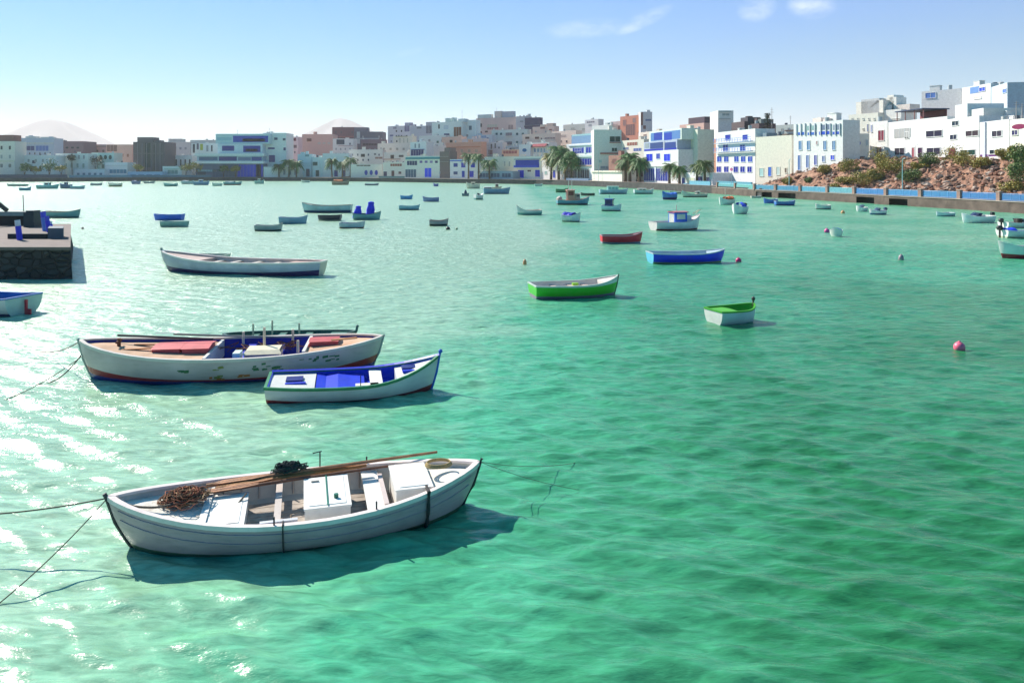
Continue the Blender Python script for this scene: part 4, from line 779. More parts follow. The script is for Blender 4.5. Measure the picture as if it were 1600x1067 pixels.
# ---- stone pier on the left
def pier():
    d0 = 38.8; xr = (110-800)*d0/F; r = empty('stone_pier', (xr, d0, 0), 0, 'dark stone pier with pale paved top at the left edge', 'pier')
    st = bpy.data.materials.new('pier_stone'); st.use_nodes = True; t = st.node_tree; ln = t.links.new; bs = t.nodes['Principled BSDF']; bs.inputs['Roughness'].default_value = .85
    tc = t.nodes.new('ShaderNodeTexCoord'); mp = t.nodes.new('ShaderNodeMapping'); mp.inputs['Scale'].default_value = (1, 1, 1.7); ln(tc.outputs['Object'], mp.inputs[0])
    v = t.nodes.new('ShaderNodeTexVoronoi'); v.inputs['Scale'].default_value = 1.7; ln(mp.outputs[0], v.inputs['Vector']); ve = t.nodes.new('ShaderNodeTexVoronoi'); ve.feature = 'DISTANCE_TO_EDGE'; ve.inputs['Scale'].default_value = 1.7; ln(mp.outputs[0], ve.inputs['Vector'])
    cr = t.nodes.new('ShaderNodeValToRGB'); sp = t.nodes.new('ShaderNodeSeparateColor'); ln(v.outputs['Color'], sp.inputs[0]); ln(sp.outputs[0], cr.inputs[0]); cr.color_ramp.elements[0].color = (.018,.016,.018,1); cr.color_ramp.elements[1].color = (.07,.06,.06,1)
    ln(cr.outputs[0], bs.inputs['Base Color']); bp = t.nodes.new('ShaderNodeBump'); bp.inputs['Distance'].default_value = .25; mr = t.nodes.new('ShaderNodeMapRange'); mr.inputs[2].default_value = .12; ln(ve.outputs['Distance'], mr.inputs[0]); ln(mr.outputs[0], bp.inputs['Height']); ln(bp.outputs[0], bs.inputs['Normal'])
    zt = CH-(386-HY)*d0/F
    m = MB(); m.grid([[(-30,-.15,-.8),(.25,-.15,-.8),(-9.2,16.7,-.8),(-30,16.7,-.8)],[(-30,0,zt-.15),(0,0,zt-.15),(-9.6,16.5,zt-.15),(-30,16.5,zt-.15)]], 0, True); m.build('wall', st, r)
    m = MB(); top = [(-30,-.10,zt),(.06,-.10,zt),(-9.5,16.6,zt),(-30,16.6,zt)]; lo = [(x, y, zt-.149) for x, y, z in top]; m.face(top); m.grid([lo, top], 0, True); m.build('paving', paint('pier_paving', (.17,.13,.115), .85, .25, 1.2, .3, .5, (.22,.15,.14)), r)
    dk = paint('pier_block', (.03,.035,.04), .8, .3, 2, .3)
    m = MB(); m.box(-6.2, -4.0, 4.6, 5.1, zt+.003, zt+.28); m.build('kerb_block', dk, r)
    m = MB(); cb_ = [(-3.93,4.6),(-3.05,4.6),(-3.95,6.2),(-4.8,6.2)]; m.grid([[(x, y, zt+.003) for x, y in cb_], [(x, y, zt+.60) for x, y in cb_]], 0, True); m.face([(x, y, zt+.60) for x, y in cb_]); m.build('corner_block', paint('pier_block_blue', (.09,.12,.16), .7), r)
    m = MB(); m.box(-30, -11.6, 15.2, 16.2, zt+.004, zt+.66); m.build('back_wall', paint('pier_back', (.05,.04,.04), .85, .3, 1), r)
    m = MB(); m.box(-30, -11.5, 15.1, 16.3, zt+.663, zt+.96); m.build('wall_cap', paint('pier_cap', (.34,.38,.34), .8), r)
    m = MB(); m.box(-10.9, -10.2, 13.4, 14.4, zt+.004, zt+1.0); m.box(-10.8, -10.3, 13.5, 14.3, zt+1.0, zt+1.12); m.build('machine_box', paint('box_dark', (.02,.05,.06), .5), r)
    q0, q1 = P(-30,296,54)-Vector((xr,d0,0)), P(11,329,54)-Vector((xr,d0,0)); m = MB(); m.tube([q0, q1], .16, 8); m.build('slanting_beam', paint('beam_dark', (.06,.07,.06), .8), r)
    for px, py0, py1, w, lb, tip in ((31,344,375,.15,'thick blue mooring post with white top on the stone pier, nearest the left edge',1),(71,331,361,.17,'light blue leaning post on the stone pier beside the dark box',0),(77,338,363,.14,'deep blue leaning post right of the light blue post',0),(83,346,361,.06,'short thin blue and white post at the pier corner',1)):
        p0 = at(px, py1, zt+.002); p1 = P(px-4, py0, p0.y); q = p0.lerp(p1, .70); o = empty('mooring_post', p0, 0, lb, 'post', 'blue posts on the stone pier')
        m = MB(); m.tube([Vector((0,0,0)), q-p0], w, 10); m.build('shaft', cmat((.02,.03,.72) if px != 71 else (.10,.25,.72), .4), o)
        m = MB(); m.tube([q-p0, p1-p0], w*.96, 10); m.build('top', cmat((.72,.72,.80) if tip else (.05,.08,.70), .4), o)
    m = MB(); m.tube([P(37,331,54.5)-Vector((xr,d0,0)), P(36,305,54.5)-Vector((xr,d0,0))], .03, 5); m.build('thin_rod', dk, r)
pier()
# ================================================================ the town
REPC = {}
def gz(px, s): return float(ground(px, s))
def win_mat(c): return paint('window_%02d_%02d_%02d' % tuple(int(x*99) for x in c), c, .35, .1, 1, .0, spec=.25)
def bld(label, x0, x1, yt, s, c, wins=(), y0=None, dep=9, s1=None, name='house', roofs=(), slabs=(), cat='house', parapet=.45, base=None, flat=False, fr=None, group=None, roof_c=None):
    """front wall from pixel x0 to x1, s metres behind the shore (s1 at its right end); yt = top of the wall in pixels"""
    follow = s1 is not None or ((x0+x1)/2 > 590 and not flat)      # front rows follow the shoreline
    if follow and s1 is None: dep = min(dep, 5 if s < 45 else 4)
    s1 = s if s1 is None else s1; dA = float(shore(x0))+s; dB = float(shore(x1))+s1
    if not follow: dA = dB = (dA+dB)/2
    if max(c) > .35: c = tuple(min(.85, x**.56) if not follow else min(.85, x**.66) if x1 < 1000 else min(.74, x**.85) for x in c)
    A = Vector(((x0-800)*dA/F, dA, 0)); Bv = Vector(((x1-800)*dB/F, dB, 0)); W = (Bv-A).length; yaw = math.atan2((Bv-A).y, (Bv-A).x)
    dm = (dA+dB)/2; H = CH-(yt-HY)*dm/F
    zb = base if base is not None else min(gz(x0, s), gz(x1, s1), gz((x0+x1)/2, s)) - .25
    r = empty(name, (A.x, A.y, zb), yaw, label, cat, group); H -= zb
    wallm = cmat(c, .85); ux, uy = math.cos(yaw), math.sin(yaw)
    def loc(px, py):                       # pixel on the facade plane -> local u, z
        k = (px-800)/F; den = ux - k*uy; u = (k*A.y - A.x)/den; d = A.y+u*uy; return u, CH-(py-HY)*d/F - zb
    m = MB(); m.box(0, W, 0, dep, 0, H-parapet-.05); 
    t_ = .22; zt = H
    m.box(0, W, 0, t_, H-parapet-.05, zt); m.box(0, W, dep-t_, dep, H-parapet-.05, zt); m.box(0, t_, t_, dep-t_, H-parapet-.05, zt); m.box(W-t_, W, t_, dep-t_, H-parapet-.05, zt)
    m.build('wall', wallm, r)
    m = MB(); m.box(t_+.01, W-t_-.01, t_+.01, dep-t_-.01, H-parapet-.045, H-parapet+.05); m.build('roof', cmat(roof_c or (.40,.33,.28), .9), r)
    frm = cmat(fr or tuple(min(.82, x*1.05+.04) for x in c), .6)
    rq = random.Random(int(x0*7+yt)); plain = any(k in label for k in ('blank', 'one ', 'shed', 'narrow', 'block with dark stair', 'tower', 'skyline'))
    if len(wins) < 6 and s >= 40 and not plain and x1-x0 > 16:
        n = max(2, int((x1-x0)/8)); wins = list(wins)
        for yy in (yt+8, yt+16, yt+24):
            for q in row('w', x0+1.5, x1-1.5, n, yy, 2.6, 3.4, rq.choice((DK, GRY, (.10,.09,.12)))):
                if all(abs(q[1]-o_[1]) > (o_[3]+5)/2 or abs(q[2]-o_[2]) > (o_[4]+5)/2 for o_ in wins if o_[0] != 's') and rq.random() < .8: wins.append(q)
    for w in wins:
        kd, px, py, pw, ph, wc = w[:6]
        u0, za = loc(px-pw/2, py+ph/2); u1, zc = loc(px+pw/2, py-ph/2)
        u0 = max(.06, u0); u1 = min(W-.06, u1); za = max(.12, za); zc = min(H-.06, zc)
        if u1-u0 < .12 or zc-za < .12: continue
        f = min(.10, (u1-u0)*.14)
        if kd in 'wd':
            m = MB(); yb = -.09
            m.box(u0, u0+f, yb, -.002, za, zc); m.box(u1-f, u1, yb, -.002, za, zc); m.box(u0+f, u1-f, yb, -.002, zc-f, zc)
            m.box(u0-.04, u1+.04, yb-.05, -.002, za-.09, za)
            o = m.build('window' if kd == 'w' else 'door', frm, r)
            m = MB(); m.box(u0+f, u1-f, -.03, -.003, za, zc-f); m.build('pane' if kd == 'w' else 'leaf', win_mat(wc), o)
            if kd == 'w' and (u1-u0) > .9 and dm < 330:
                m = MB(); mid = (u0+u1)/2; m.box(mid-.035, mid+.035, -.06, -.031, za, zc-f); m.build('mullion', frm, o)
        elif kd == 'p':                    # painted panel / shutter / shop front
            m = MB(); m.box(u0, u1, -.05, -.003, za, zc); n = max(1, int((u1-u0)/1.6))
            o = m.build('panel', win_mat(wc), r)
            if n > 1:
                m = MB()
                for i in range(n+1): uu = u0+(u1-u0)*i/n; m.box(uu-.05, uu+.05, -.10, -.052, za, zc)
                m.build('frame', frm, o)
        elif kd == 'b':                    # balcony: dark opening, slab and rail
            m = MB(); m.box(u0, u1, -.04, -.003, za, zc); o = m.build('balcony_opening', win_mat(wc), r)
            m = MB(); m.box(u0-.1, u1+.1, -1.1, -.004, za-.22, za-.04); m.build('slab', frm, o)
            rc = w[6] if len(w) > 6 else (.5,.55,.6); m = MB(); m.box(u0-.1, u1+.1, -1.1, -1.05, za+.85, za+.93)
            n = max(2, int((u1-u0)/1.0))
            for i in range(n+1): uu = u0-.06+(u1-u0+.12)*i/n; m.box(uu-.03, uu+.03, -1.1, -1.05, za-.04, za+.85)
            if len(w) > 7: m.box(u0-.08, u1+.08, -1.08, -1.06, za, za+.75)
            m.build('railing', cmat(rc, .4), o)
        elif kd == 'a':                    # awning or canopy
            m = MB(); m.grid([[(u0, -.01, zc),(u1, -.01, zc)],[(u0, -1.3, za),(u1, -1.3, za)],[(u0, -1.3, za-.2),(u1, -1.3, za-.2)]]); m.build('awning', cmat(wc, .8), r)
        elif kd == 'o':                    # oval / arched opening
            m = MB(); cu, cz = (u0+u1)/2, (za+zc)/2; ru, rz = (u1-u0)/2, (zc-za)/2
            pts = [(cu+ru*math.cos(a), -.03, cz+rz*math.sin(a)) for a in [2*math.pi*k/16 for k in range(16)]]; m.face(pts)
            m.grid([[(p[0], -.001, p[2]) for p in pts], pts], 0, True); m.build('window', win_mat(wc), r)
        elif kd == 's':                    # string course / slab edge
            m = MB(); m.box(u0-.05, u1+.05, -.35, -.003, za, zc); m.build('ledge', cmat(wc, .8), r)
        elif kd == 'c':                    # columns of a terrace
            m = MB(); m.box(u0, u1, -.20, -.003, za, zc); m.build('pillar', cmat(wc, .7), r)
    for (a, e, yy, cc, off, dd) in roofs:  # blocks standing on the roof: stair heads, tanks, upper storeys
        off = min(off, dep*.3); dd = min(dd, dep-off-.3)
        if max(cc) > .35: cc = tuple(min(.85, x**.7) for x in cc)
        u0, zt2 = loc(a, yy); u1, _ = loc(e, yy); m = MB(); m.box(u0, u1, off, off+dd, H-parapet+.055, max(zt2, H-parapet+.4)); m.build('roof_block', cmat(cc, .85), r)
    rq = random.Random(int(x0*3+yt*5)); zr = H-parapet+.055                      # water tanks and stair heads on the flat roofs
    for k in range(rq.randint(1, 3) if W > 5 and s > 10 and 'shed' not in label else 0):
        u = rq.uniform(.8, W-1.6); v = rq.uniform(.8, max(.9, dep*.5)); m = MB()
        if rq.random() < .5: m.tube([(u, v, zr), (u, v, zr+rq.uniform(1.0, 1.5))], .45, 10); m.build('water_tank', cmat(rq.choice(((.6,.6,.58),(.08,.10,.14),(.45,.5,.52))), .5), r)
        else:
            w_, h_ = rq.uniform(1.0, 2.2), rq.uniform(1.0, 2.0); m.box(u, min(W-.3, u+w_), v, v+1.2, zr, zr+h_); m.box(u-.08, min(W-.22, u+w_+.08), v-.08, v+1.28, zr+h_+.002, zr+h_+.1); m.build('stair_head', wallm, r)
    return r
def row(kd, a, e, n, y, w, h, c, *x):
    return [(kd, a+(e-a)*(i+.5)/n, y, w, h, c)+x for i in range(n)]
DK = (.035,.04,.055); DB = (.02,.05,.28); BB = (.01,.05,.72); CY = (.25,.48,.58); CR = (.78,.73,.62); W1 = (.80,.79,.74); W2 = (.62,.72,.72); PB = (.55,.64,.74); BG = (.62,.55,.46); PK = (.66,.45,.40); RD = (.42,.15,.11); BR = (.20,.12,.11); PU = (.13,.11,.16); GRY = (.36,.37,.38); SAL = (.68,.30,.20)
# ---------- left shore, front row
bld('cream three-storey house at the far left edge', -34, 23, 221, 16, (.60,.52,.44), row('w',-30,22,4,231,4,6,DK)+row('w',-30,22,4,245,4,6,GRY)+[('s',-5,252,56,1.5,(.7,.66,.5))]+row('w',-30,22,4,259,5,6,(.2,.2,.2)), roofs=[(-30,19,211,(.30,.12,.12),1,6)])
bld('pale house with dark lower windows, between the far left house and the turquoise one', 26, 86, 243, 18, (.62,.64,.64), row('w',28,84,5,251,4,5,GRY)+[('w',53,253,6,5,(.04,.05,.1))]+row('w',28,84,4,264,5,8,DK))
bld('blue-grey upper block with slanted front behind the pale house at far left', 33, 84, 216, 60, (.20,.33,.46), [('p',45,232,18,7,(.04,.06,.2)),('p',66,232,20,8,(.10,.20,.50)),('s',58,224,50,2,(.5,.6,.6))], roofs=[(38,52,213,(.6,.62,.6),1,4),(60,78,214,(.55,.6,.6),2,4)])
bld('white-green house with six narrow grey windows on the far left shore', 87, 137, 240, 22, (.58,.70,.64), row('w',89,135,6,245.5,3.5,6,GRY)+row('w',89,135,5,259,4,7,(.25,.4,.36)))
bld('dark plum flat-roofed block above the white-green house', 87, 131, 221, 85, (.24,.16,.18), row('w',92,126,4,231,5,3,(.05,.05,.06)), dep=14)
bld('brick red long block with pinkish walls on the far left skyline', 121, 180, 226, 95, (.46,.20,.18), row('w',128,176,5,236,4,4,BR)+[('s',150,229,56,1.5,(.35,.28,.26))], dep=14)
bld('turquoise house with dark green arched windows on the far left shore', 143, 178, 239, 26, (.42,.68,.58), row('o',146,176,4,246,5,7,(.04,.12,.10))+row('w',146,176,3,260,5,6,(.1,.25,.22)))
bld('salmon orange block left of the dark unfinished tower', 166, 206, 226, 48, (.66,.28,.20), [('p',175,232,16,10,(.26,.14,.12))]+row('w',170,204,4,243,4,5,(.45,.18,.13)), dep=12)
bld('low white terrace with pale blue lower wall by the salmon block', 164, 199, 254, 14, (.66,.70,.70), [('p',182,268,32,6,(.10,.28,.38)),('s',182,259,34,1.5,(.7,.72,.7))])
bld('long low grey-blue shed along the left quay', 116, 163, 264.5, 7, (.26,.36,.46), row('w',118,162,5,272,5,4,(.05,.15,.25)), dep=5, name='shed', cat='shed')
bld('dark purple-brown unfinished tower block on the left shore', 208, 257, 222, 20, (.15,.115,.13), [('p',231,243,9,38,(.035,.05,.05))]+row('c',212,254,6,246,1.5,44,(.24,.20,.22))+row('s',208,257,1,240,46,1,(.2,.17,.18))+row('w',236,256,2,246,3,40,(.07,.05,.06)), roofs=[(213,238,214.5,(.17,.13,.15),1,7),(238,246,219,(.2,.16,.18),2,6)], dep=14, name='tower_block', cat='building')
bld('low pale blue wall-like shed below the dark unfinished tower', 200, 254, 268.5, 7, (.14,.34,.55), row('p',202,252,4,275,9,4,(.06,.2,.38)), dep=4, name='shed', cat='shed')
bld('small white and green kiosk right of the dark unfinished tower', 254, 284, 260, 10, (.66,.72,.66), [('p',270,269,16,6,(.25,.38,.34)),('s',270,264,26,1.2,(.5,.66,.55))], dep=5, name='kiosk', cat='kiosk')
bld('white house with thin dark posts behind the small kiosk', 257, 300, 243, 30, (.66,.62,.60), row('w',258,300,6,254,3,10,DK))
bld('hazy beige block right of the dark unfinished tower', 257, 297, 222, 120, (.50,.50,.45), row('w',262,294,4,232,4,4,GRY), roofs=[(262,283,217,(.5,.52,.48),1,6)], dep=14)
bld('hazy grey-green block above the white arcade house', 297, 338, 219, 130, (.42,.50,.46), row('w',302,334,4,228,4,4,GRY), dep=14)
bld('white arcade house with a yellow-green window, left of the modern building', 299, 341, 224, 34, (.70,.72,.68), [('w',303,232,4,14,DK),('w',309,229,4,10,PU),('w',315,230,5,10,(.42,.46,.05)),('w',324,232,4,10,GRY),('w',331,232,3,10,DK)]+row('w',302,338,4,250,5,9,(.3,.36,.4)))
# ---------- the modern blue and white building: four stepped parts of one building
r = bld('large modern white building with blue bands and stepped terraces on the left', 306, 411, 256, 13, (.10,.16,.26), [('p',391,267,40,19,(.006,.05,.62)),('p',350,268,36,17,(.08,.12,.20)),('p',324,267,30,3,(.3,.5,.56)),('w',315,272,14,8,(.05,.08,.12)),('p',404,267,8,19,(.01,.02,.30))], dep=16, name='modern_building', cat='building')
def fbox(r, a, e, ya, yb, s, y0, y1, name, mat, par=None, follow=None):
    """a box on the line of a front s metres behind the shore, between pixels a..e and ya..yb; y0..y1 = depth behind that line"""
    follow = (a+e)/2 > 700 if follow is None else follow; d0, d1 = float(shore(a))+s, float(shore(e))+s
    if not follow: d0 = d1 = float(shore(410 if a < 420 else (a+e)/2))+s
    A = Vector(((a-800)*d0/F, d0, 0)); B_ = Vector(((e-800)*d1/F, d1, 0)); dm = (d0+d1)/2; W = (B_-A).length; yaw = math.atan2((B_-A).y, (B_-A).x)
    Mi = (Matrix.Translation(r.location) @ Matrix.Rotation(r.rotation_euler.z, 4, 'Z')).inverted(); M = Mi @ Matrix.Translation(A) @ Matrix.Rotation(yaw, 4, 'Z')
    m = MB(); m.box(0, W, y0, y1, CH-(yb-HY)*dm/F, CH-(ya-HY)*dm/F, 0, M); return m.build(name, mat, par or r)
def tier(r, x0, x1, y0, y1, s, c, wins):
    if max(c) > .35: c = tuple(min(.84, x**.8) for x in c)
    fl = (x0+x1)/2 > 700; w = fbox(r, x0, x1, y0, y1, s, 0, 5 if fl else 14, 'upper_storey', cmat(c, .7), None, fl)
    for (a, e, ya, yb, cc) in wins: fbox(r, a, e, ya, yb, s, -.06, -.003, 'window_band', win_mat(cc), w, fl)
tier(r, 304, 412, 252, 255.9, 12.2, (.80,.80,.78), [])
tier(r, 308, 410, 244, 251.9, 13.5, (.30,.44,.56), [(311,340,245.5,251,(.08,.14,.26)),(342,370,245,251.5,(.01,.02,.20)),(372,392,246,251,(.12,.18,.32)),(393,409,245.5,251.5,(.02,.06,.30))])
tier(r, 304, 412, 240, 243.9, 12.5, (.66,.74,.74), [])
tier(r, 340, 410, 225, 239.9, 14.5, (.52,.62,.72), [(347,366,228,236,(.02,.03,.24)),(380,407,228,238,(.015,.03,.30)),(384,402,233,237,(.2,.22,.36))])
tier(r, 337, 421, 209.5, 224.9, 15.5, (.42,.60,.66), [(364,419,212.5,222.5,(.015,.06,.42)),(379,414,217,221.5,(.16,.22,.34)),(339,362,215,220,(.30,.5,.6))])
bld('white wing with small dark windows on the right side of the modern building', 411, 447, 208, 22, (.66,.72,.70), [('w',431,217,6,4,(.03,.05,.14)),('w',444,218,5,4,(.06,.08,.14)),('w',424,232,11,3,(.02,.03,.22)),('w',445,233,5,5,(.04,.05,.18)),('w',425,248,10,11,(.02,.03,.22))], dep=14)
bld('cream blank garden wall house right of the blue ground floor', 412, 468, 261, 10, (.80,.74,.64), row('w',440,466,3,269,4,9,(.3,.35,.4)), dep=6)
bld('rose pink house with a dark crimson balcony right of the white wing', 448, 466, 214, 62, (.62,.34,.36), [('w',460,218,6,5,(.16,.01,.04)),('w',461,229,6,5,(.2,.1,.12)),('w',451,236,3,12,(.5,.3,.3))])
bld('light blue house with broad steps of balconies, first right of the palm trio', 465, 487, 241, 20, (.48,.68,.72), [('w',480,243,7,4,(.2,.35,.4)),('d',481,270,6,12,(.02,.04,.12))]+row('s',466,486,1,255,20,1,(.6,.75,.78)))
bld('aqua house with two dark green windows right of the light blue house', 488, 504, 246, 19, (.52,.72,.70), [('w',492.5,256,8,6,(.03,.10,.09)),('d',496,271,6,10,(.02,.06,.06))])
bld('pale aqua house behind the middle palms', 504, 545, 240, 22, (.62,.74,.72), [('d',525,271,6,10,(.02,.03,.26)),('d',537,271,6,10,(.04,.05,.18)),('w',515,262,4,6,GRY)])
bld('long coral block with a small hatch on the left middle skyline', 472, 520, 210, 130, (.62,.25,.19), [('w',483,219,8,5,(.2,.06,.05))]+row('w',495,518,3,224,5,3,(.6,.5,.45)), dep=14)
bld('dark maroon block left of the twin grey-purple blocks', 519, 556, 199, 175, (.20,.10,.13), [('s',537,214,36,2,(.3,.12,.14))], dep=14)
bld('twin grey-purple block with a pale column, upper storeys dark', 553, 598, 206, 160, (.16,.15,.20), [('c',560,215,5,20,(.5,.55,.55)),('s',576,217,42,2,(.4,.42,.45)),('p',584,225,30,3,(.3,.1,.14))], roofs=[(553,574,199,(.20,.18,.24),1,7)], dep=14)
bld('maroon-grey annex under the twin grey-purple block', 564, 600, 218, 120, (.26,.16,.20), [('p',582,226,30,3,(.1,.04,.06)),('w',594,229,6,3,DK)], dep=12)
bld('white house with a dark window under the dark maroon block', 520, 552, 217, 95, (.68,.66,.62), [('w',532,222,13,8,(.06,.06,.10)),('s',540,228,22,1.5,(.6,.5,.5))], dep=12)
bld('wide cream house with small dark windows behind the left quay houses', 545, 598, 234, 48, (.68,.64,.54), [('w',567,243,7,5,(.05,.05,.05)),('w',586,241,4,3,(.2,.2,.18)),('p',592,247,12,3,(.35,.22,.18)),('w',556,258,5,5,GRY)], dep=10)
bld('greenish low house with three blue arched windows on the quay', 548, 597, 257, 13, (.66,.68,.54), [('o',572,270,5,8,(.02,.05,.40)),('o',580,270,5,8,(.03,.07,.42)),('o',588,270,5,8,(.02,.04,.42)),('p',568,259,22,2,(.15,.12,.1))], roof_c=(.4,.3,.22))
bld('cream house with rust red roof line and dark doorways on the quay', 598, 633, 254, 14, (.72,.66,.52), [('d',602,272,6,8,(.08,.06,.12)),('d',614,271,5,9,(.12,.05,.05)),('w',625,270,5,4,(.12,.04,.05)),('p',619,258,18,4,(.30,.10,.07))])
bld('cream upper house with square dark windows behind the rust roof line', 600, 636, 238, 45, (.70,.64,.54), [('w',613,245,6,6,(.07,.03,.03)),('w',627,244,8,4,(.12,.1,.1)),('s',612,249,28,1.2,(.45,.2,.12))])
bld('white quay house with teal roof band and bright blue garage door', 633, 688, 244.5, 14, (.70,.74,.58), [('s',661,247.5,53,4,(.05,.26,.30)),('p',644,255,16,7,(.02,.04,.12)),('w',658,253,5,4,(.15,.12,.3)),('w',666,253,5,4,(.2,.15,.35)),('w',674,253,5,4,(.25,.2,.4)),('w',682,253,5,4,(.02,.02,.12)),('p',642,271,17,12,(.07,.14,.20)),('p',669,270,10.5,14,(.006,.06,.85)),('w',689,270,5,4,(.15,.25,.35))])
bld('white narrow tower with a hanging dark blue balcony above the teal roof band', 641, 666, 222, 34, (.66,.72,.72), [('p',652,239,20,9,(.04,.04,.16)),('w',649,228,3,7,(.25,.3,.35)),('w',655,228,3,7,(.25,.3,.35)),('s',653,234,20,1.5,(.02,.02,.22))], dep=8)
bld('brown-grey stair tower between the teal banded house and the blue-windowed house', 687, 702, 237, 14, (.22,.16,.15), row('s',688,701,1,245,13,1,(.35,.3,.28))+row('s',688,701,1,253,13,1,(.35,.3,.28)), roofs=[(692,701,231,(.25,.18,.17),1,4)])
bld('white house with royal blue windows and blue roof line behind twin palms', 703, 748, 249, 14, (.80,.77,.72), [('s',716,251.5,24,1.6,(.02,.10,.55)),('w',712,258,7,6,(.03,.05,.30)),('w',724,258,7,8,(.015,.02,.42)),('w',739,258,7,8,(.015,.02,.48)),('w',712,270.5,7,5,(.06,.08,.2)),('d',724,272,5,10,(.015,.04,.40)),('d',737,272,7,10,(.01,.02,.48))])
bld('low grey-blue shed behind the third palm of the centre group', 746, 801, 267.5, 8, (.18,.28,.36), row('p',748,800,3,274,14,6,(.06,.10,.18)), dep=5, name='shed', cat='shed')
bld('cream yellow house left of the wide blue balcony', 757, 802, 245, 22, (.80,.74,.52), row('w',785,800,2,256,3,8,(.5,.5,.45))+[('w',770,262,5,6,GRY)])
r = bld('cream quay house with a wide royal blue balcony and blue doors', 802, 846, 244.5, 14, (.76,.68,.55), [('b',824,256,37,12,(.008,.035,.38),(.01,.05,.55),1),('s',824,249,40,1.5,(.12,.2,.3)),('d',814,272,10,12,(.006,.02,.62)),('d',840,271,8,11,(.01,.02,.50)),('w',827,267,6,3,(.12,.02,.05))])
bld('white house with a tall blue door behind the big dark palms', 847, 882, 250, 13, (.76,.68,.64), [('d',866,272,4,12,(.02,.04,.45)),('w',853,270,4,5,(.3,.45,.4)),('w',860,257,6,5,GRY)])
# ---------- middle hill, upper rows
bld('coral long low house behind the royal-blue-windowed house', 697, 752, 222.5, 55, (.66,.26,.15), [('s',725,230,52,2,(.62,.2,.1)),('w',706,219,4,4,DK)]+row('w',705,750,4,236,5,5,(.5,.35,.25)))
bld('salmon house with one dark window, left above the coral long house', 690, 722, 214, 85, (.64,.36,.26), [('w',705,221,5,5,(.06,.03,.03))])
bld('pale pink house right above the coral long house', 722, 756, 217, 80, (.66,.50,.46), [('s',738,222,30,1.2,(.5,.32,.3)),('w',748,226,5,4,GRY)])
bld('mint white tower house with a brown brick stair box on the hill', 675, 722, 191, 110, (.62,.74,.70), [('w',686,198,3,7,DK),('w',684,212,3,4,DK),('w',684,222,4,3,(.03,.1,.08)),('w',697,199,8,7,(.5,.6,.66)),('p',715,206,12,15,(.22,.09,.05)),('w',698,211,9,5,(.1,.1,.18)),('s',705,197,34,1.3,(.4,.66,.60))], roofs=[(694,700,185,(.45,.6,.58),1,4),(704,708,184,(.5,.62,.6),1,4),(714,724,186,(.45,.55,.6),1,5)])
bld('pale cyan tower house with two dark windows right of the mint tower house', 722, 744, 188, 115, (.60,.72,.74), [('w',725,199,4,6,(.15,.3,.35)),('w',735,200,5,7,(.08,.15,.22)),('w',730,212,4,4,GRY)])
bld('lavender grey block with dark stair box left of the mint tower house', 641, 678, 197, 150, (.42,.44,.50), [('p',670,200,9,18,(.22,.22,.28)),('w',655,200,8,3,(.2,.2,.24)),('p',676,205,10,4,(.08,.06,.12))], dep=12, roofs=[(664,676,191,(.32,.32,.40),1,6)])
bld('white-lilac block with a violet stair box, leftmost on the middle hill', 606, 641, 197, 165, (.58,.58,.62), [('w',617,200,6,4,(.35,.33,.4)),('p',636,201,8,10,(.22,.20,.34)),('w',612,212,6,3,(.2,.22,.35))], dep=12, roofs=[(631,640,192,(.26,.24,.40),1,5)])
bld('cream house with a green hedge on its terrace below the lilac block', 614, 644, 213, 118, (.70,.68,.52), [('s',628,212.5,18,3,(.03,.13,.04))]+row('w',622,640,3,220,2.5,8,(.5,.52,.42)), parapet=.3)
bld('greenish white house with small square windows below the lavender block', 655, 696, 212, 100, (.58,.66,.62), [('w',662,206,3,5,DK),('w',684,222,4,4,(.05,.15,.12)),('w',671,220,4,5,GRY)])
bld('wide cream house beneath the green hedge house', 590, 640, 224, 80, (.70,.64,.52), row('w',595,636,4,233,4,4,(.4,.36,.3)))
bld('blank pale grey house right of the hanging dark blue balcony', 665, 703, 228, 60, (.60,.56,.50), [('w',696,236,4,4,GRY)])
bld('big pink-beige hall with pale roof tower, highest on the middle hill', 744, 818, 184, 175, (.54,.38,.34), [('w',752,196,3,6,DK),('s',780,187,72,1.5,(.52,.34,.32)),('p',769,197,16,5,(.5,.5,.42)),('p',770,201,18,4,(.40,.18,.18)),('p',798,199,8,7,(.32,.24,.24)),('w',760,206,5,3,(.08,.04,.05)),('w',752,207,3,3,(.2,.05,.05))], dep=20, roofs=[(745,766,179.5,(.46,.56,.56),1,8),(771,782,174,(.62,.5,.45),3,5),(783,801,174.5,(.34,.36,.46),2,8)], name='hall', cat='building')
bld('white apartment house with two columns of balconies on the middle hill', 768, 824, 203, 125, (.62,.70,.62), [('b',795,210,10,5,(.25,.18,.20),(.6,.62,.6)),('b',795,224,10,5,(.2,.16,.18),(.6,.62,.6))]+[('w',x,y,4,4,(.04,.12,.12)) for x in (776,783,808,817) for y in (209.5,222.5)]+[('w',782,229,4,4,(.1,.1,.08))], name='apartment_house')
bld('blue-grey glazed block left of the balcony apartment house', 741, 769, 211, 110, (.42,.52,.58), [('p',751,214,18,4,(.25,.38,.55)),('w',762,217,4,4,(.05,.1,.25))])
bld('pale lilac houses front with tall slit windows under the balcony apartment house', 745, 785, 223, 85, (.60,.56,.54), [('w',753,229,3,8,(.2,.14,.14)),('w',768,229,3,8,(.2,.16,.14)),('w',774,228,3,8,(.16,.14,.14)),('p',765,238,10,7,(.30,.18,.18))])
bld('orange-walled small house below the balcony apartment house', 784, 812, 234, 48, (.70,.36,.20), [('p',797,238,22,5,(.40,.14,.13)),('s',797,232,24,2,(.42,.5,.52))])
bld('grey terrace house behind the orange-walled small house', 790, 812, 228, 75, (.42,.48,.48), [('s',800,231,20,1.3,(.3,.35,.4)),('w',802,234,6,3,DK)])
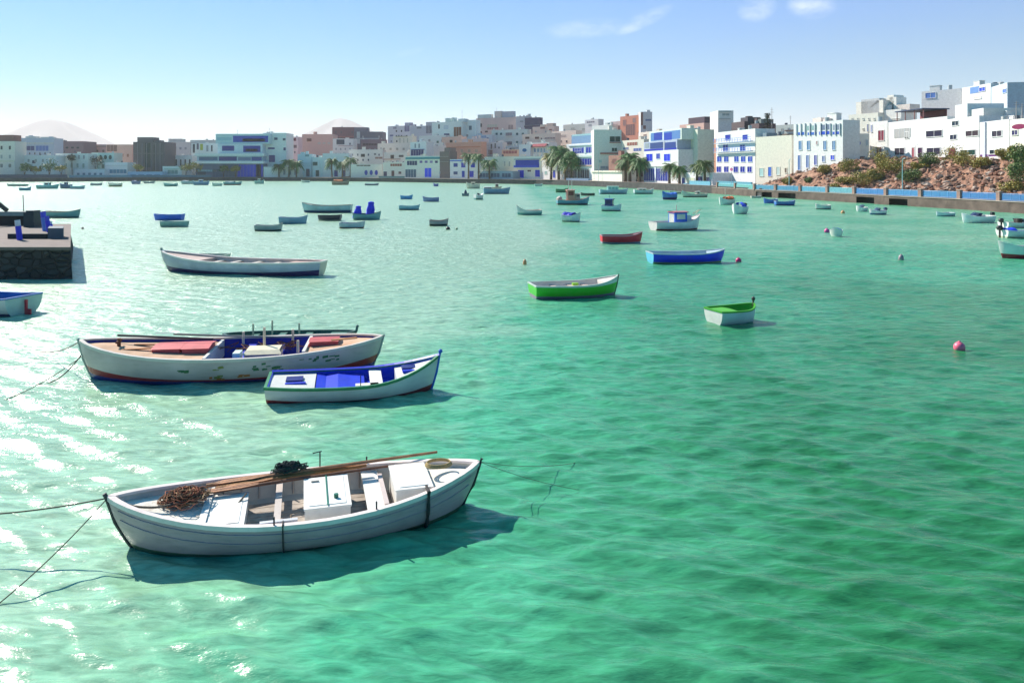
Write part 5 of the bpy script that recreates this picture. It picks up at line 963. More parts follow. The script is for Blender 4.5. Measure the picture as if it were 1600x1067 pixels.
bld('white house with one round blue window beneath the pink slope', 811, 829, 226, 38, (.80,.79,.74), [('o',819.5,235,7,6,(.01,.14,.36))])
bld('white house with maroon tiled canopy and four blue windows', 829, 858, 223, 40, (.76,.74,.66), [('a',844,227,22,5,(.28,.02,.05)),('w',836,235,3,6,(.15,.25,.4)),('w',841,235,3,6,(.2,.38,.48)),('w',846,235,3,6,(.2,.38,.48)),('w',851,235,3,6,(.3,.45,.5)),('w',856,226,3,3,(.15,.05,.08))])
bld('pink-beige wide house with two dark brown windows on the slope', 816, 868, 209, 95, (.66,.50,.40), [('w',824,215.5,7,4,(.06,.015,.02)),('w',839,215.5,7,4,(.15,.05,.05)),('p',860,216,18,3,(.32,.22,.22))])
bld('dark violet rooftop box house at centre skyline', 820, 843, 184, 160, (.10,.085,.16), [('s',832,196,24,1.5,(.3,.3,.34))], dep=10)
bld('pale grey block carrying antennas left of the dark violet box', 806, 826, 182, 170, (.48,.48,.50), [('w',815,190,6,3,GRY)])
bld('peach house with round roofs right of the dark violet box', 832, 866, 198, 130, (.66,.44,.36), [('w',848,200,8,4,(.3,.16,.14)),('w',860,203,5,3,(.25,.05,.05))], roofs=[(852,862,193,(.55,.36,.3),1,5),(842,850,195,(.5,.4,.34),1,5)])
bld('peach terrace house right of the round-roofed peach house', 862, 900, 205, 115, (.70,.54,.44), [('w',880,212,8,3,(.5,.4,.35)),('s',880,208,34,1,(.6,.4,.34))])
bld('hazy pale green block right of centre skyline', 880, 928, 194, 210, (.58,.62,.54), [('w',895,201,6,3,(.45,.5,.45)),('w',912,202,6,3,(.45,.5,.45))], dep=16)
bld('white rooftop pavilion with a dark grey shade right of centre skyline', 914, 935, 187, 190, (.62,.64,.66), [('p',923,191,12,3,(.2,.2,.26)),('p',922,196,5,4,(.4,.42,.45))], dep=10)
bld('pale teal house with dark awning behind the blank cream tower', 925, 955, 196, 120, (.56,.66,.64), [('p',932,205,12,3,(.14,.17,.18)),('s',940,202,28,1.2,(.42,.62,.62))])
# ---------- centre right
r = bld('blue and white villa with three stepped blue loggias behind the dark palms', 885, 927, 224.5, 13, (.70,.70,.70), [('p',911,235,32,10,(.015,.04,.42)),('s',910,227,42,4,(.60,.66,.76)),('w',903,234,9,5,(.05,.05,.15)),('c',914.5,235,2,10,(.7,.76,.85)),('s',908,240.5,40,1.4,(.45,.05,.12)),('s',908,244.5,42,4,(.62,.72,.70)),('p',912,253,28,10,(.01,.02,.30)),('s',908,259.5,42,2,(.5,.3,.26)),('p',903,271,36,14,(.10,.07,.09)),('w',892,272,12,13,(.02,.03,.06)),('c',902.3,271,1.6,16,(.75,.75,.75)),('w',914,272,14,13,(.015,.03,.08))], name='villa')
tier(r, 893, 931, 211, 224.4, 16, (.10,.22,.44), [(896,908,213,223,(.12,.25,.55)),(910,918,213,223,(.01,.02,.40)),(919,929,214,223,(.02,.05,.36)),(894,930,209.5,212.3,(.35,.55,.62))])
bld('blank cream tower with dark loggia windows, taller than the stepped blue villa', 928, 971, 203, 17, (.64,.62,.52), [('p',961,217.5,17,8,(.02,.05,.045)),('s',961,223,17,2,(.45,.25,.22)),('w',960,234,9,6,(.02,.06,.05)),('s',952,240,28,2.5,(.40,.16,.13)),('p',946,262,16,4,(.3,.36,.4)),('w',938,252,5,5,(.4,.55,.55))], dep=10, name='tower_house', flat=True)
bld('low cream terrace wall house below the blank cream tower', 925, 972, 267, 7, (.78,.76,.62), [('s',948,269,46,1,(.66,.62,.5))], dep=5)
bld('reddish brown house left of the tall green palms', 951, 970, 243, 11, (.32,.15,.12), [('w',960,252,6,8,(.2,.08,.07))])
bld('brown and white house hidden behind the tall green palms', 971, 1006, 219, 24, (.66,.60,.52), [('p',988,225,16,6,(.32,.12,.10)),('w',978,232,9,4,(.16,.18,.35)),('p',996,234,12,5,(.10,.14,.40)),('p',990,267,30,18,(.16,.09,.08))])
bld('brick red high-rise on the skyline right of centre', 969, 1004, 181, 125, (.48,.17,.12), [('w',976,192,5,10,(.28,.16,.16)),('p',985,203,14,18,(.20,.11,.11)),('c',997,195,3,24,(.62,.22,.12)),('w',991,188,5,8,(.3,.2,.2))], dep=14, name='apartment_house')
bld('pink-brown lower block left of the brick red high-rise', 953, 972, 190, 130, (.40,.26,.25), [('w',965,200,10,8,(.16,.10,.11)),('s',962,192,17,1.5,(.55,.4,.36))], dep=10)
bld('narrow white-grey tower with brown edge right of the brick red high-rise', 1001, 1019, 175, 125, (.50,.52,.56), [('c',1003,186,3,20,(.28,.15,.12)),('p',1013,188,9,3,(.2,.25,.42)),('w',1007,199,5,6,(.22,.12,.12))], dep=9, name='tower_house', flat=True)
bld('cream house with terracotta side behind the blue glass villa', 1000, 1026, 206, 60, (.68,.60,.50), [('w',1008,212,5,5,(.3,.2,.18))])
r = bld('white villa with blue glazed top floors and blue shutters, right of the tall green palms', 1006, 1060, 235.5, 12, (.78,.77,.70), [('w',1015,246,10,12,(.008,.03,.62)),('w',1028.5,244,6,9,(.01,.03,.42)),('w',1042.5,246,10,12,(.008,.03,.66)),('p',1015,273,17,19,(.008,.03,.30)),('p',1036,273,22,19,(.008,.02,.26)),('c',1024.6,272,2,22,(.72,.74,.8)),('s',1032,260,50,1.5,(.7,.7,.66))], name='villa', dep=12)
tier(r, 1006, 1058, 220.5, 235.4, 12.8, (.30,.36,.52), [(1008,1014,224,231,(.3,.34,.38)),(1016,1036,223,232,(.03,.06,.22)),(1039,1056,222.5,232,(.02,.05,.26)),(1007,1057,232.3,235.2,(.02,.03,.42)),(1036.5,1038.3,221,235,(.5,.5,.6))])
tier(r, 1014, 1065, 203.5, 220.4, 14, (.60,.66,.60), [(1017,1063,206,219,(.10,.22,.50)),(1022,1035,207.5,219,(.012,.04,.36)),(1038,1050,207.5,219,(.015,.05,.42)),(1035.5,1037.3,206.5,219.3,(.7,.74,.8))])
bld('tall blank cream side house right of the blue glazed villa', 1061, 1090, 204, 22, (.76,.70,.56), [('w',1066,246,4,5,(.5,.55,.48)),('s',1075,256,28,1,(.6,.68,.5))], dep=14)
bld('dark brown rooftop house above the blank cream side house', 1062, 1100, 194, 85, (.60,.36,.30), [('s',1072,192,24,3,(.06,.05,.08))], roofs=[(1072,1097,185,(.09,.06,.09),1,7)])
bld('coral house with a grey panel behind the palm pair', 1092, 1119, 218, 45, (.62,.30,.20), [('p',1096,225,7,16,(.26,.22,.24)),('w',1094,214,5,4,(.2,.24,.2)),('s',1106,216,22,1.4,(.5,.42,.3)),('w',1097,232,5,6,(.2,.14,.16))])
bld('low white cafe with blue doors behind the palm pair', 1064, 1114, 270, 8, (.76,.75,.70), [('d',1068,282,5,9,(.02,.04,.34)),('p',1079,282,12,8,(.6,.62,.45)),('d',1093,280,10,9,(.01,.01,.14)),('d',1106,281,6,9,(.05,.06,.2)),('s',1088,289,40,2,(.16,.42,.55))], dep=5, name='cafe', cat='building')
bld('white tower house with pale teal top behind the blue-railed hotel', 1122, 1146, 173, 48, (.64,.62,.58), [('s',1132,174.5,20,1.5,(.35,.45,.48)),('w',1134,179,12,4,(.35,.40,.40)),('s',1132,186,18,1,(.5,.5,.48))], dep=9, name='tower_house', flat=True)
bld('dark brown rooftop storey behind the blue-railed hotel, left', 1143, 1163, 191, 38, (.11,.075,.085), [], roofs=[(1152,1163,184.5,(.08,.07,.09),1,5)], roof_c=(.1,.08,.09))
bld('dark grey-brown rooftop storey behind the blue-railed hotel, right', 1163, 1186, 194, 40, (.14,.09,.10), [('s',1174,202,22,2,(.25,.1,.1))], roofs=[(1174,1184,187,(.20,.24,.24),1,5)])
wl = []
for y, xs, c_ in ((214.5,(1137.5,1164.5),(.008,.02,.34)),(231,(1134,1160.5),(.02,.05,.30)),(248.5,(1124.3,1135,1151,1161.5,1172.3),(.015,.06,.42)),(264.5,(1123.5,1135,1150,1160.5,1171.5),(.01,.02,.32))):
    for x in xs: wl.append(('w' if y > 220 else 'd', x, y, 8.5 if y < 240 else 7.5, 9.5 if y != 231 else 11, c_))
wl += [('s',1151,206,62,2.2,(.02,.13,.58)),('s',1150,223.5,60,1.8,(.02,.13,.60)),('s',1150,237.5,60,1.3,(.66,.30,.42)),('o',1143,265,4,5,(.45,.03,.25))]
r = bld('white four-storey hotel with blue railings and rows of blue windows', 1119, 1180, 204.5, 19, (.80,.78,.76), wl, name='hotel', cat='building', dep=11)
for yb in (222.3, 236.8):
    z_ = .17*6
    fbox(r, 1120, 1179, yb-6.2, yb-5.6, 19, -.95, -.90, 'railing', cmat((.12,.22,.62), .4)); fbox(r, 1120, 1179, yb-3.2, yb-2.9, 19, -.95, -.90, 'railing', cmat((.12,.22,.62), .4))
    for i in range(15): q = 1120+58.5*i/14; fbox(r, q, q+.45, yb-5.6, yb, 19, -.95, -.90, 'baluster', cmat((.12,.22,.62), .4))
    fbox(r, 1120, 1179, yb, yb+.8, 19, -1.0, -.36, 'balcony_slab', cmat((.4,.5,.72)))
bld('big blank cream block with blue doors at its foot, right of the hotel', 1181, 1237, 213, 18.5, (.70,.66,.55), [('s',1208,250,54,1,(.70,.60,.45)),('d',1190,269,7,13,(.40,.62,.60)),('d',1203,268,6,15,(.05,.15,.60)),('d',1216,267,6,13,(.50,.62,.60)),('w',1228,266,4,8,(.2,.15,.12)),('s',1208,215,50,1.2,(.3,.24,.2))], roofs=[(1206,1221,210,(.16,.13,.11),3,3),(1186,1192,208,(.2,.28,.34),1,3)], dep=10, name='warehouse', cat='building')
bld('hazy pale blocks row behind the big blank cream block', 1186, 1244, 196, 90, (.52,.60,.56), [('w',1222,203,3,5,GRY),('w',1232,202,3,5,GRY),('s',1234,204,14,2,(.1,.05,.06))], dep=10)
wl = [('c',x,202.5,1.2,19,(.5,.55,.62)) for x in (1245,1252,1258.5,1266,1274,1283,1291,1298,1306,1313,1319)]
wl += [('p',1252,209,10,5,(.03,.12,.48)),('p',1269,209,14,5,(.05,.14,.50)),('p',1288,208,16,6,(.02,.08,.55)),('p',1307,208,12,5,(.04,.10,.50)),('p',1268,200,16,8,(.28,.42,.42)),('p',1290,199,14,9,(.16,.20,.30)),('p',1308,199,12,9,(.2,.24,.32)),('s',1281,193,74,3,(.80,.76,.66)),('s',1280,212.3,80,1,(.6,.35,.3))]
wl += [('w',x,227,5.5,15,(.04,.20,.45)) for x in (1250.5,1263.5,1289,1303)]+[('w',1276.5,223,3,6,(.5,.3,.3)),('w',1249,254,5,24,(.03,.14,.46)),('w',1262,252,5,20,(.03,.14,.46)),('w',1274.5,250,5,16,(.02,.05,.42)),('w',1287,248,5,10,(.05,.14,.40)),('w',1301,246,6.5,8,(.01,.05,.68))]
bld('white house with arched blue windows and a columned roof terrace on the bank', 1240, 1317, 191, 16, (.82,.79,.70), wl, roofs=[(1262,1275,185,(.70,.58,.52),3,3),(1278,1288,186,(.68,.55,.5),3,3)], dep=4, parapet=.3)
bld('cream side house with an oval blue window beside the arched-window house', 1318, 1358, 209, 22, (.70,.64,.56), [('o',1341,224,7,9,(.01,.03,.52)),('w',1341,246,22,5,(.2,.2,.22)),('w',1354.5,223,2.5,9,(.3,.36,.45))], flat=True, dep=9)
bld('tall cream house with stepped roof behind the oval window house', 1326, 1372, 178, 42, (.76,.70,.60), [('w',1356,200,2.5,12,(.25,.28,.5)),('s',1350,160,40,2,(.4,.36,.38))], roofs=[(1330,1372,160,(.74,.68,.58),2,7),(1338,1366,156,(.42,.42,.44),3,5)], dep=12)
bld('cream gabled tower left of the dark roof awning', 1371, 1408, 172, 44, (.80,.74,.66), [('w',1400,186,14,3,(.22,.18,.15))], roofs=[(1373,1393,153,(.82,.75,.68),2,6),(1379,1389,149,(.82,.74,.66),3,4),(1393,1414,164,(.62,.52,.46),3,5)], dep=10)
# big white villa complex on the bank
bld('white villa with one dark red window, left end of the terrace above the rubble bank', 1359, 1387, 190, 30, (.80,.76,.68), [('w',1377,211.5,10,17,(.22,.03,.06)),('w',1374,235,9,12,(.20,.10,.12)),('w',1362,201,3,12,(.3,.34,.55))], s1=29, dep=10)
wl = [('p',1410,208,24,16,(.42,.42,.42)),('w',1417,211,7,11,(.04,.05,.05)),('s',1410,217,26,1.5,(.55,.30,.30)),('w',1406,236.5,16,12,(.04,.03,.05)),('d',1427,238,5,16,(.34,.10,.13)),('d',1438,238,8,16,(.05,.015,.06)),('s',1440,248.5,100,1.5,(.6,.55,.5)),('w',1460,208.5,26,12,(.025,.02,.05)),('w',1459,236,22,12,(.03,.02,.05))]
r = bld('white villa with dark awning on its roof terrace above the rubble bank', 1388, 1480, 187, 29, (.80,.77,.72), wl, s1=23, dep=11, name='villa', parapet=.9)
dA = float(shore(1400))+28; zz = CH-(174.5-HY)*dA/F-r.location.z
m = MB(); m.box(2.6, 11.0, -.3, 5.0, zz-.18, zz); o = m.build('awning', cmat((.03,.05,.12)), r)
m = MB()
for xx in (2.8, 5.4, 8.2, 10.8): m.box(xx-.06, xx+.06, .0, .12, zz-1.9, zz-.19)
m.build('awning_posts', cmat((.3,.12,.12)), o)
m = MB(); m.box(3.0, 10.6, 4.6, 4.8, zz-2.0, zz-.19); m.build('terrace_wall', cmat((.22,.05,.06)), r)
bld('white villa with tall dark red door and grey angled upper wall', 1480, 1530, 184, 23, (.74,.74,.72), [('w',1493,192.5,11,9,(.015,.03,.05)),('w',1490,214,11,9,(.015,.02,.05)),('d',1488,239,12,18,(.16,.02,.06)),('w',1513,238,24,10,(.01,.05,.045)),('w',1520,208,22,11,(.05,.03,.04))], s1=19, dep=11, name='villa', roofs=[(1483,1502,165,(.5,.56,.60),1,6),(1502,1522,172,(.66,.64,.6),1.5,6)])
bld('white villa with violet flower pots, right end of the white terrace', 1531, 1577, 189, 19, (.74,.76,.72), [('w',1558,208.5,16,11,(.04,.03,.05)),('w',1554,237,15,8,(.01,.02,.03)),('p',1545,243,26,4,(.14,.03,.22)),('c',1539,220,4,60,(.60,.62,.76))], s1=16, dep=10, name='villa')
bld('cream house with dark red arch window cut by the right edge', 1578, 1650, 184, 16, (.74,.68,.62), [('s',1600,183,50,1.6,(.30,.10,.12)),('o',1592,198,22,10,(.22,.02,.08)),('w',1586,207,10,9,(.04,.03,.12)),('w',1610,230,14,12,DK)], s1=14, dep=10)
# hazy towers behind
bld('tall white building with a pale blue window high on the right skyline', 1440, 1502, 141, 62, (.74,.74,.70), [('w',1454,149,17,10,(.12,.24,.62)),('s',1470,156,60,1.2,(.7,.66,.6))], dep=14, name='tower_block', cat='building')
bld('tallest white tower with saturated blue windows on the right skyline', 1503, 1548, 134, 60, (.66,.72,.76), [('w',1535,139.5,10,8,(.03,.08,.58)),('p',1523,141,14,12,(.16,.30,.60)),('w',1528,153,12,5,(.75,.74,.6))], dep=12, s1=56, name='tower_block', cat='building')
bld('pale blue-grey tower with a small blue window right of the tallest white tower', 1549, 1574, 133, 56, (.50,.62,.72), [('w',1570,142,6,8,(.08,.18,.56))], dep=12, s1=50, name='tower_block', cat='building')
# roof clutter: antennas, tanks, as single things on the skyline
ANT = [(776,168,184,178,'spire-like mast on the highest pink-beige hall'),(1235,181,196,95,'thin aerial above the hazy pale blocks'),(1302,176,191,20,'tall aerial on the columned roof terrace'),(1310,180,191,20,'shorter aerial on the columned roof terrace'),(421,200,209,30,'thin aerial on the right end of the modern building roof'),(371,203,210,24,'short mast on the modern building roof, middle'),(722,172,188,120,'thin aerial on the pale cyan tower house'),(1588,158,184,16,'left one of the thin masts at the right edge skyline'),(1597,162,184,16,'right one of the thin masts at the right edge skyline'),(1206,168,200,40,'forked aerial in front of the dark pine tree')]
for px, ya, yb, s, lb in ANT:
    d = float(shore(px))+s+2; p0, p1 = P(px, yb+3, d), P(px, ya, d); m = MB(); m.tube([(0,0,0), p1-p0], [.10,.05], 5); w = .9
    for q in (.78, .9): z = (p1-p0).z*q; m.tube([(-w*(1.3-q), 0, z), (w*(1.3-q), 0, z)], .035, 4)
    o = m.build('aerial', paint('aerial_grey', (.35,.33,.33), .5)); o.location = p0; tag(o, lb, 'aerial', 'aerials on the roofs')
# ================================================================ trees, bank, railing, lamps
def palm(px, yc, s, rpx, lb, hb=None, leaf=None, seed=0, dense=34, trunk_w=.26, dead=.12, group='palms along the quay'):
    """yc: pixel height of the crown's centre, rpx: crown radius in pixels"""
    d = float(shore(px))+s; z0 = gz(px, s); c = P(px, yc, d); H = c.z-z0; R_ = rpx*d/F; rnd = random.Random(seed+px)
    o = empty('palm_tree', (c.x, c.y, z0-.1), rnd.uniform(0, 6), lb, 'palm', group)
    m = MB(); bend = rnd.uniform(-.25, .25); pts = [Vector((bend*math.sin(q*3), bend*.5*q, H*q)) for q in [i/8 for i in range(9)]]
    m.tube(pts, [trunk_w*(1.25-.35*i/8)*(1+.08*(i % 2)) for i in range(9)], 9); m.build('trunk', trunk_m, o)
    top = pts[-1]; m = MB()
    for i in range(dense):
        az = rnd.uniform(0, 6.283); up = rnd.uniform(-.55, 1.25); ln = R_*rnd.uniform(.85, 1.2); drp = rnd.uniform(.7, 1.25)
        mi = 1 if up < -.25 and rnd.random() < dead*2 else 0; n = 7; dr = Vector((math.cos(az), math.sin(az), 0)); sd_ = Vector((-math.sin(az), math.cos(az), 0)); sp = []
        for k in range(n+1):
            q = k/n; sp.append(top + dr*ln*q*math.cos(up*.6) + Vector((0, 0, ln*(math.sin(up)*q*.85 - drp*q*q*.75))))
        for k in range(n):
            wd = R_*.26*math.sin(math.pi*min(1, (k+.9)/n*.9))+.02; p, q_ = sp[k], sp[k+1]
            for s_ in (1, -1):
                for h in range(2):
                    a = p.lerp(q_, h*.5); e = p.lerp(q_, h*.5+.38); tip = a.lerp(e, 1.6)+sd_*s_*wd*rnd.uniform(.8, 1.2)+Vector((0, 0, -wd*.55))
                    m.face([a, e, tip], mi)
    m.ball(top+Vector((0,0,-.1)), trunk_w*1.7, trunk_w*1.7, trunk_w*2.0, 2, 8, 5, .15)
    m.build('crown', [leaf or leaf_g, paint('dead_frond', (.26,.15,.06), .9), trunk_m], o)
PL = [(436,260,9,7,'small palm, left one of the trio by the cream garden wall',leaf_l),(451,253.5,10,9,'middle palm of the trio by the cream garden wall',leaf_g),(463,256,9,8.5,'right palm of the trio by the cream garden wall',leaf_g),
 (519,252,9,8.5,'left palm of the group before the pale aqua house',leaf_g),(535,256,9,7.5,'middle shorter palm of the group before the pale aqua house',leaf_g),(548,250,9,8.5,'right palm of the group before the pale aqua house',leaf_g),
 (732,244,7,10,'left palm before the royal-blue-windowed house',leaf_g),(748,244,7,10,'right palm before the royal-blue-windowed house',leaf_g),(765,254,7,12,'short bushy palm right of the royal-blue-windowed house',leaf_g),
 (861,243,7,14,'left palm of the big dark group at centre',leaf_o),(873,232,6,16,'tallest palm of the big dark group at centre',leaf_g),(884,241,7,17,'right palm of the big dark group at centre',leaf_g),(893,250,8,14,'lowest right palm of the big dark group at centre',leaf_g),
 (977,252,6,13,'left palm of the tall green group before the brown house',leaf_l),(984,243,6,14,'tallest palm of the tall green group before the brown house',leaf_g),(999,250,6,13,'right palm of the tall green group before the brown house',leaf_g),
 (1046,258,6,12,'slim light green palm before the blue glazed villa',leaf_l),(1062,262,6,12,'dark spreading palm right of the slim light green palm',leaf_g),(1088,259,6,11,'left palm of the pair before the low cafe',leaf_l),(1101,254,6,13,'right palm of the pair before the low cafe',leaf_l)]
for i, (px, yc, s, r_, lb, lf) in enumerate(PL): palm(px, yc-(1.5 if px < 800 else 0), s, r_*(1.55 if px < 720 else 1.28), lb, leaf=lf, seed=i*11, dense=70 if r_ > 12 else 52, trunk_w=.42 if 860 <= px <= 1000 else .30)

def bush(name, p, rx, ry, rz, lb, leafm, n=260, leaf=.22, trunk=0, seed=0, cat='shrub', group=None, stem_c=None):
    rnd = random.Random(seed); o = empty(name, p, rnd.uniform(0, 6), lb, cat, group)
    lobes = [(Vector((rnd.uniform(-.55,.55)*rx, rnd.uniform(-.55,.55)*ry, trunk+rz*rnd.uniform(.35, 1.2))), rnd.uniform(.35, .62)) for _ in range(9)]
    m = MB()
    for i in range(n):
        c, k = rnd.choice(lobes); v = Vector((rnd.gauss(0, 1), rnd.gauss(0, 1), rnd.gauss(0, 1))).normalized()*rnd.uniform(.55, 1.0)
        q = c+Vector((v.x*rx*k, v.y*ry*k, v.z*rz*k)); q.z = max(.05, q.z); s = leaf*rnd.uniform(.6, 1.5)
        a = Vector((rnd.gauss(0,1), rnd.gauss(0,1), rnd.gauss(0,1))).normalized(); b_ = a.cross(v+Vector((.01,.02,.03))).normalized()
        m.face([q-a*s, q+b_*s*.55, q+a*s, q-b_*s*.55])
    m.build('foliage' if trunk == 0 else 'crown', leafm, o)
    m = MB(); 
    for k in range(4 if trunk == 0 else 5):
        c = lobes[k][0]; m.tube([(0,0,-.3), (c.x*.25, c.y*.25, max(trunk*.8, .1)), c], [.10+.05*(trunk > 0), .07, .03], 5)
    m.build('stem' if trunk == 0 else 'trunk', trunk_m, o); return o
# left shore trees
LT = [(38,262,5,3.2,leaf_l,'small green tree at the far left quay, left one',1.6),(55,264,5,2.6,leaf_y,'low yellow-green tree second from the left edge',1.2),(77,259,6,4.2,leaf_l,'wide green tree third from the left edge on the quay',2.2),(96,264,5,2.4,leaf_o,'small ochre tree fourth from the left edge',1.2),
 (113,247,20,2.6,leaf_d,'dark little tree before the white-green house',4),(150,252,22,3.6,leaf_d,'dark green bushy tree beside the turquoise house',2.5),
 (216,262,10,3.0,leaf_o,'ochre brown tree at the foot of the dark unfinished tower',2),(290,261,7,3.4,leaf_y,'bright yellow tree, left one left of the modern building',3),(303,261,7,3.8,leaf_y,'bright yellow tree, right one left of the modern building',3),(349,264,6,2.8,leaf_l,'olive tree before the blue ground floor, left',2.4),(368,264,6,2.6,leaf_o,'olive brown tree before the blue ground floor, right',2.4),(377,250,12,.9,leaf_d,'slim dark shrub before the modern building',5)]
for i, (px, yc, s, r_, lf, lb, tr) in enumerate(LT):
    d = float(shore(px))+s; z0 = gz(px, s); zc = P(px, yc, d).z-z0; tr_ = max(.8, zc-r_*.55)
    bush('street_tree', Vector(((px-800)*d/F, d, z0)), r_*1.25, r_*1.25, r_*.8, lb, lf, 420, .34, tr_, i, 'tree', 'small trees on the left quay')
# dark pine in front of the blank cream block
def pine():
    px = 1199; d = float(shore(px))+32; z0 = gz(px, 32); top = P(px, 176, d).z; low = P(px, 208, d).z; o = empty('pine_tree', ((px-800)*d/F, d, z0-.2), 0, 'dark tall pine tree rising behind the blank cream block', 'tree')
    m = MB(); m.tube([(0,0,0),(0,0,top-z0-.5)], [.28,.06], 7); m.build('trunk', trunk_m, o); m = MB(); rnd = random.Random(2)
    for i in range(900):
        q = rnd.random(); z = low-z0+(top-low)*q; rr = (1.75-1.1*q**1.6)*rnd.random()**.5*(.75+.25*math.sin(q*22)); a = rnd.uniform(0, 6.28); p = Vector((rr*math.cos(a), rr*math.sin(a), z+rnd.uniform(-.1,.1)))
        v = Vector((math.cos(a), math.sin(a), rnd.uniform(-.1,.5)))*.26; w = Vector((-math.sin(a), math.cos(a), rnd.uniform(-.3,.3)))*.12; m.face([p-v, p+w, p+v, p-w])
    m.build('crown', leaf_d, o)
pine()
d = float(shore(1590))+9; bush('broadleaf_tree', Vector(((1596-800)*d/F, d, gz(1596, 9))), 2.0, 1.9, 2.4, 'green leafy tree before the red-arched house at the right edge', leaf_l, 900, .17, 1.6, 77, 'tree')

# rubble bank shrubs
SB = [(1229,285,1.2,.9,leaf_o,'ochre shrub low on the bank, leftmost, above the railing'),(1221,268,1.4,1.1,leaf_o,'ochre shrub at the foot of the blank cream block'),(1286,268,1.9,1.5,leaf_o,'brown-ochre shrub below the blue door of the arched-window house'),(1327,262,2.0,1.5,leaf_o,'ochre shrub below the oval window house'),
 (1318,283,2.0,1.0,leaf_y,'long yellow-green shrub in the lower middle of the bank'),(1345,284,2.6,1.5,leaf_y,'largest yellow shrub on the lower bank'),(1377,255,2.0,2.4,leaf_o,'tall wispy brown-green shrub under the dark red window'),(1392,264,2.4,1.7,leaf_o,'bright ochre shrub on the middle bank left of the lamp'),(1368,276,1.6,1.1,leaf_y,'yellow shrub under the tall wispy shrub'),
 (1420,280,1.7,1.4,leaf_l,'green shrub right of the tall turquoise lamp'),(1452,253,1.7,1.3,leaf_l,'green round shrub under the white villa middle window'),(1505,250,2.6,1.9,leaf_o,'large rust-ochre shrub in front of the dark green garage'),(1535,258,1.5,1.1,leaf_o,'orange shrub right of the large rust-ochre shrub'),(1568,246,1.2,1.0,leaf_y,'small yellow shrub near the violet flower pots'),
 (1592,280,2.2,1.9,leaf_l,'dense green shrub at the right edge low on the bank'),(1582,300,1.6,.8,leaf_y,'olive shrub at the right edge just above the railing'),(1305,292,1.2,.6,leaf_y,'low yellow tuft just above the railing'),(1262,283,1.0,.7,leaf_l,'tiny green shrub above the railing left'),(1590,244,1.6,1.5,leaf_o,'brown-red shrub under the right edge tree'),(1436,262,1.1,.8,leaf_o,'small ochre shrub below the two doors')]
def bank_point(px, py):
    best = None
    for i in range(400):
        s = 3.0+i*.12; d = float(shore(px))+s; z = gz(px, s); y = HY+(CH-z)*F/d
        if best is None or abs(y-py) < best[0]: best = (abs(y-py), s, d, z)
    return Vector(((px-800)*best[2]/F, best[2], best[3]))
for i, (px, py, r_, h, lf, lb) in enumerate(SB):
    p = bank_point(px, min(py+h*5, 300)); bush('shrub', p, r_*1.3, r_*1.0, h*1.1, lb, lf, 1700, .12, 0, 100+i, 'shrub', 'shrubs on the rubble bank')
# rubble: boulders nobody could count
def rubble():
    rnd = random.Random(9); m = MB()
    for i in range(2600):
        px = rnd.uniform(1185, 1760); k = np.interp(px, [1200,1320,1500,1700], [40,30,26,24]); s = rnd.uniform(3.4, k+3); d = float(shore(px))+s; z = gz(px, s)
        r_ = .14+.45*rnd.random()**3; m.ball(((px-800)*d/F, d, z+r_*.25), r_*rnd.uniform(.8,1.4), r_*rnd.uniform(.7,1.1), r_*rnd.uniform(.5,.9), rnd.randrange(4), 6, 4, .28, rnd)
    o = m.build('rubble', [paint('rock_red', (.30,.14,.095), .9, .3, 1, .5), paint('rock_pink', (.42,.27,.20), .9, .3, 1, .5), paint('rock_dark', (.12,.07,.06), .9, .3, 1, .5), paint('rock_pale', (.55,.42,.34), .9, .3, 1, .5)]); tag(o, kind='stuff')
rubble()
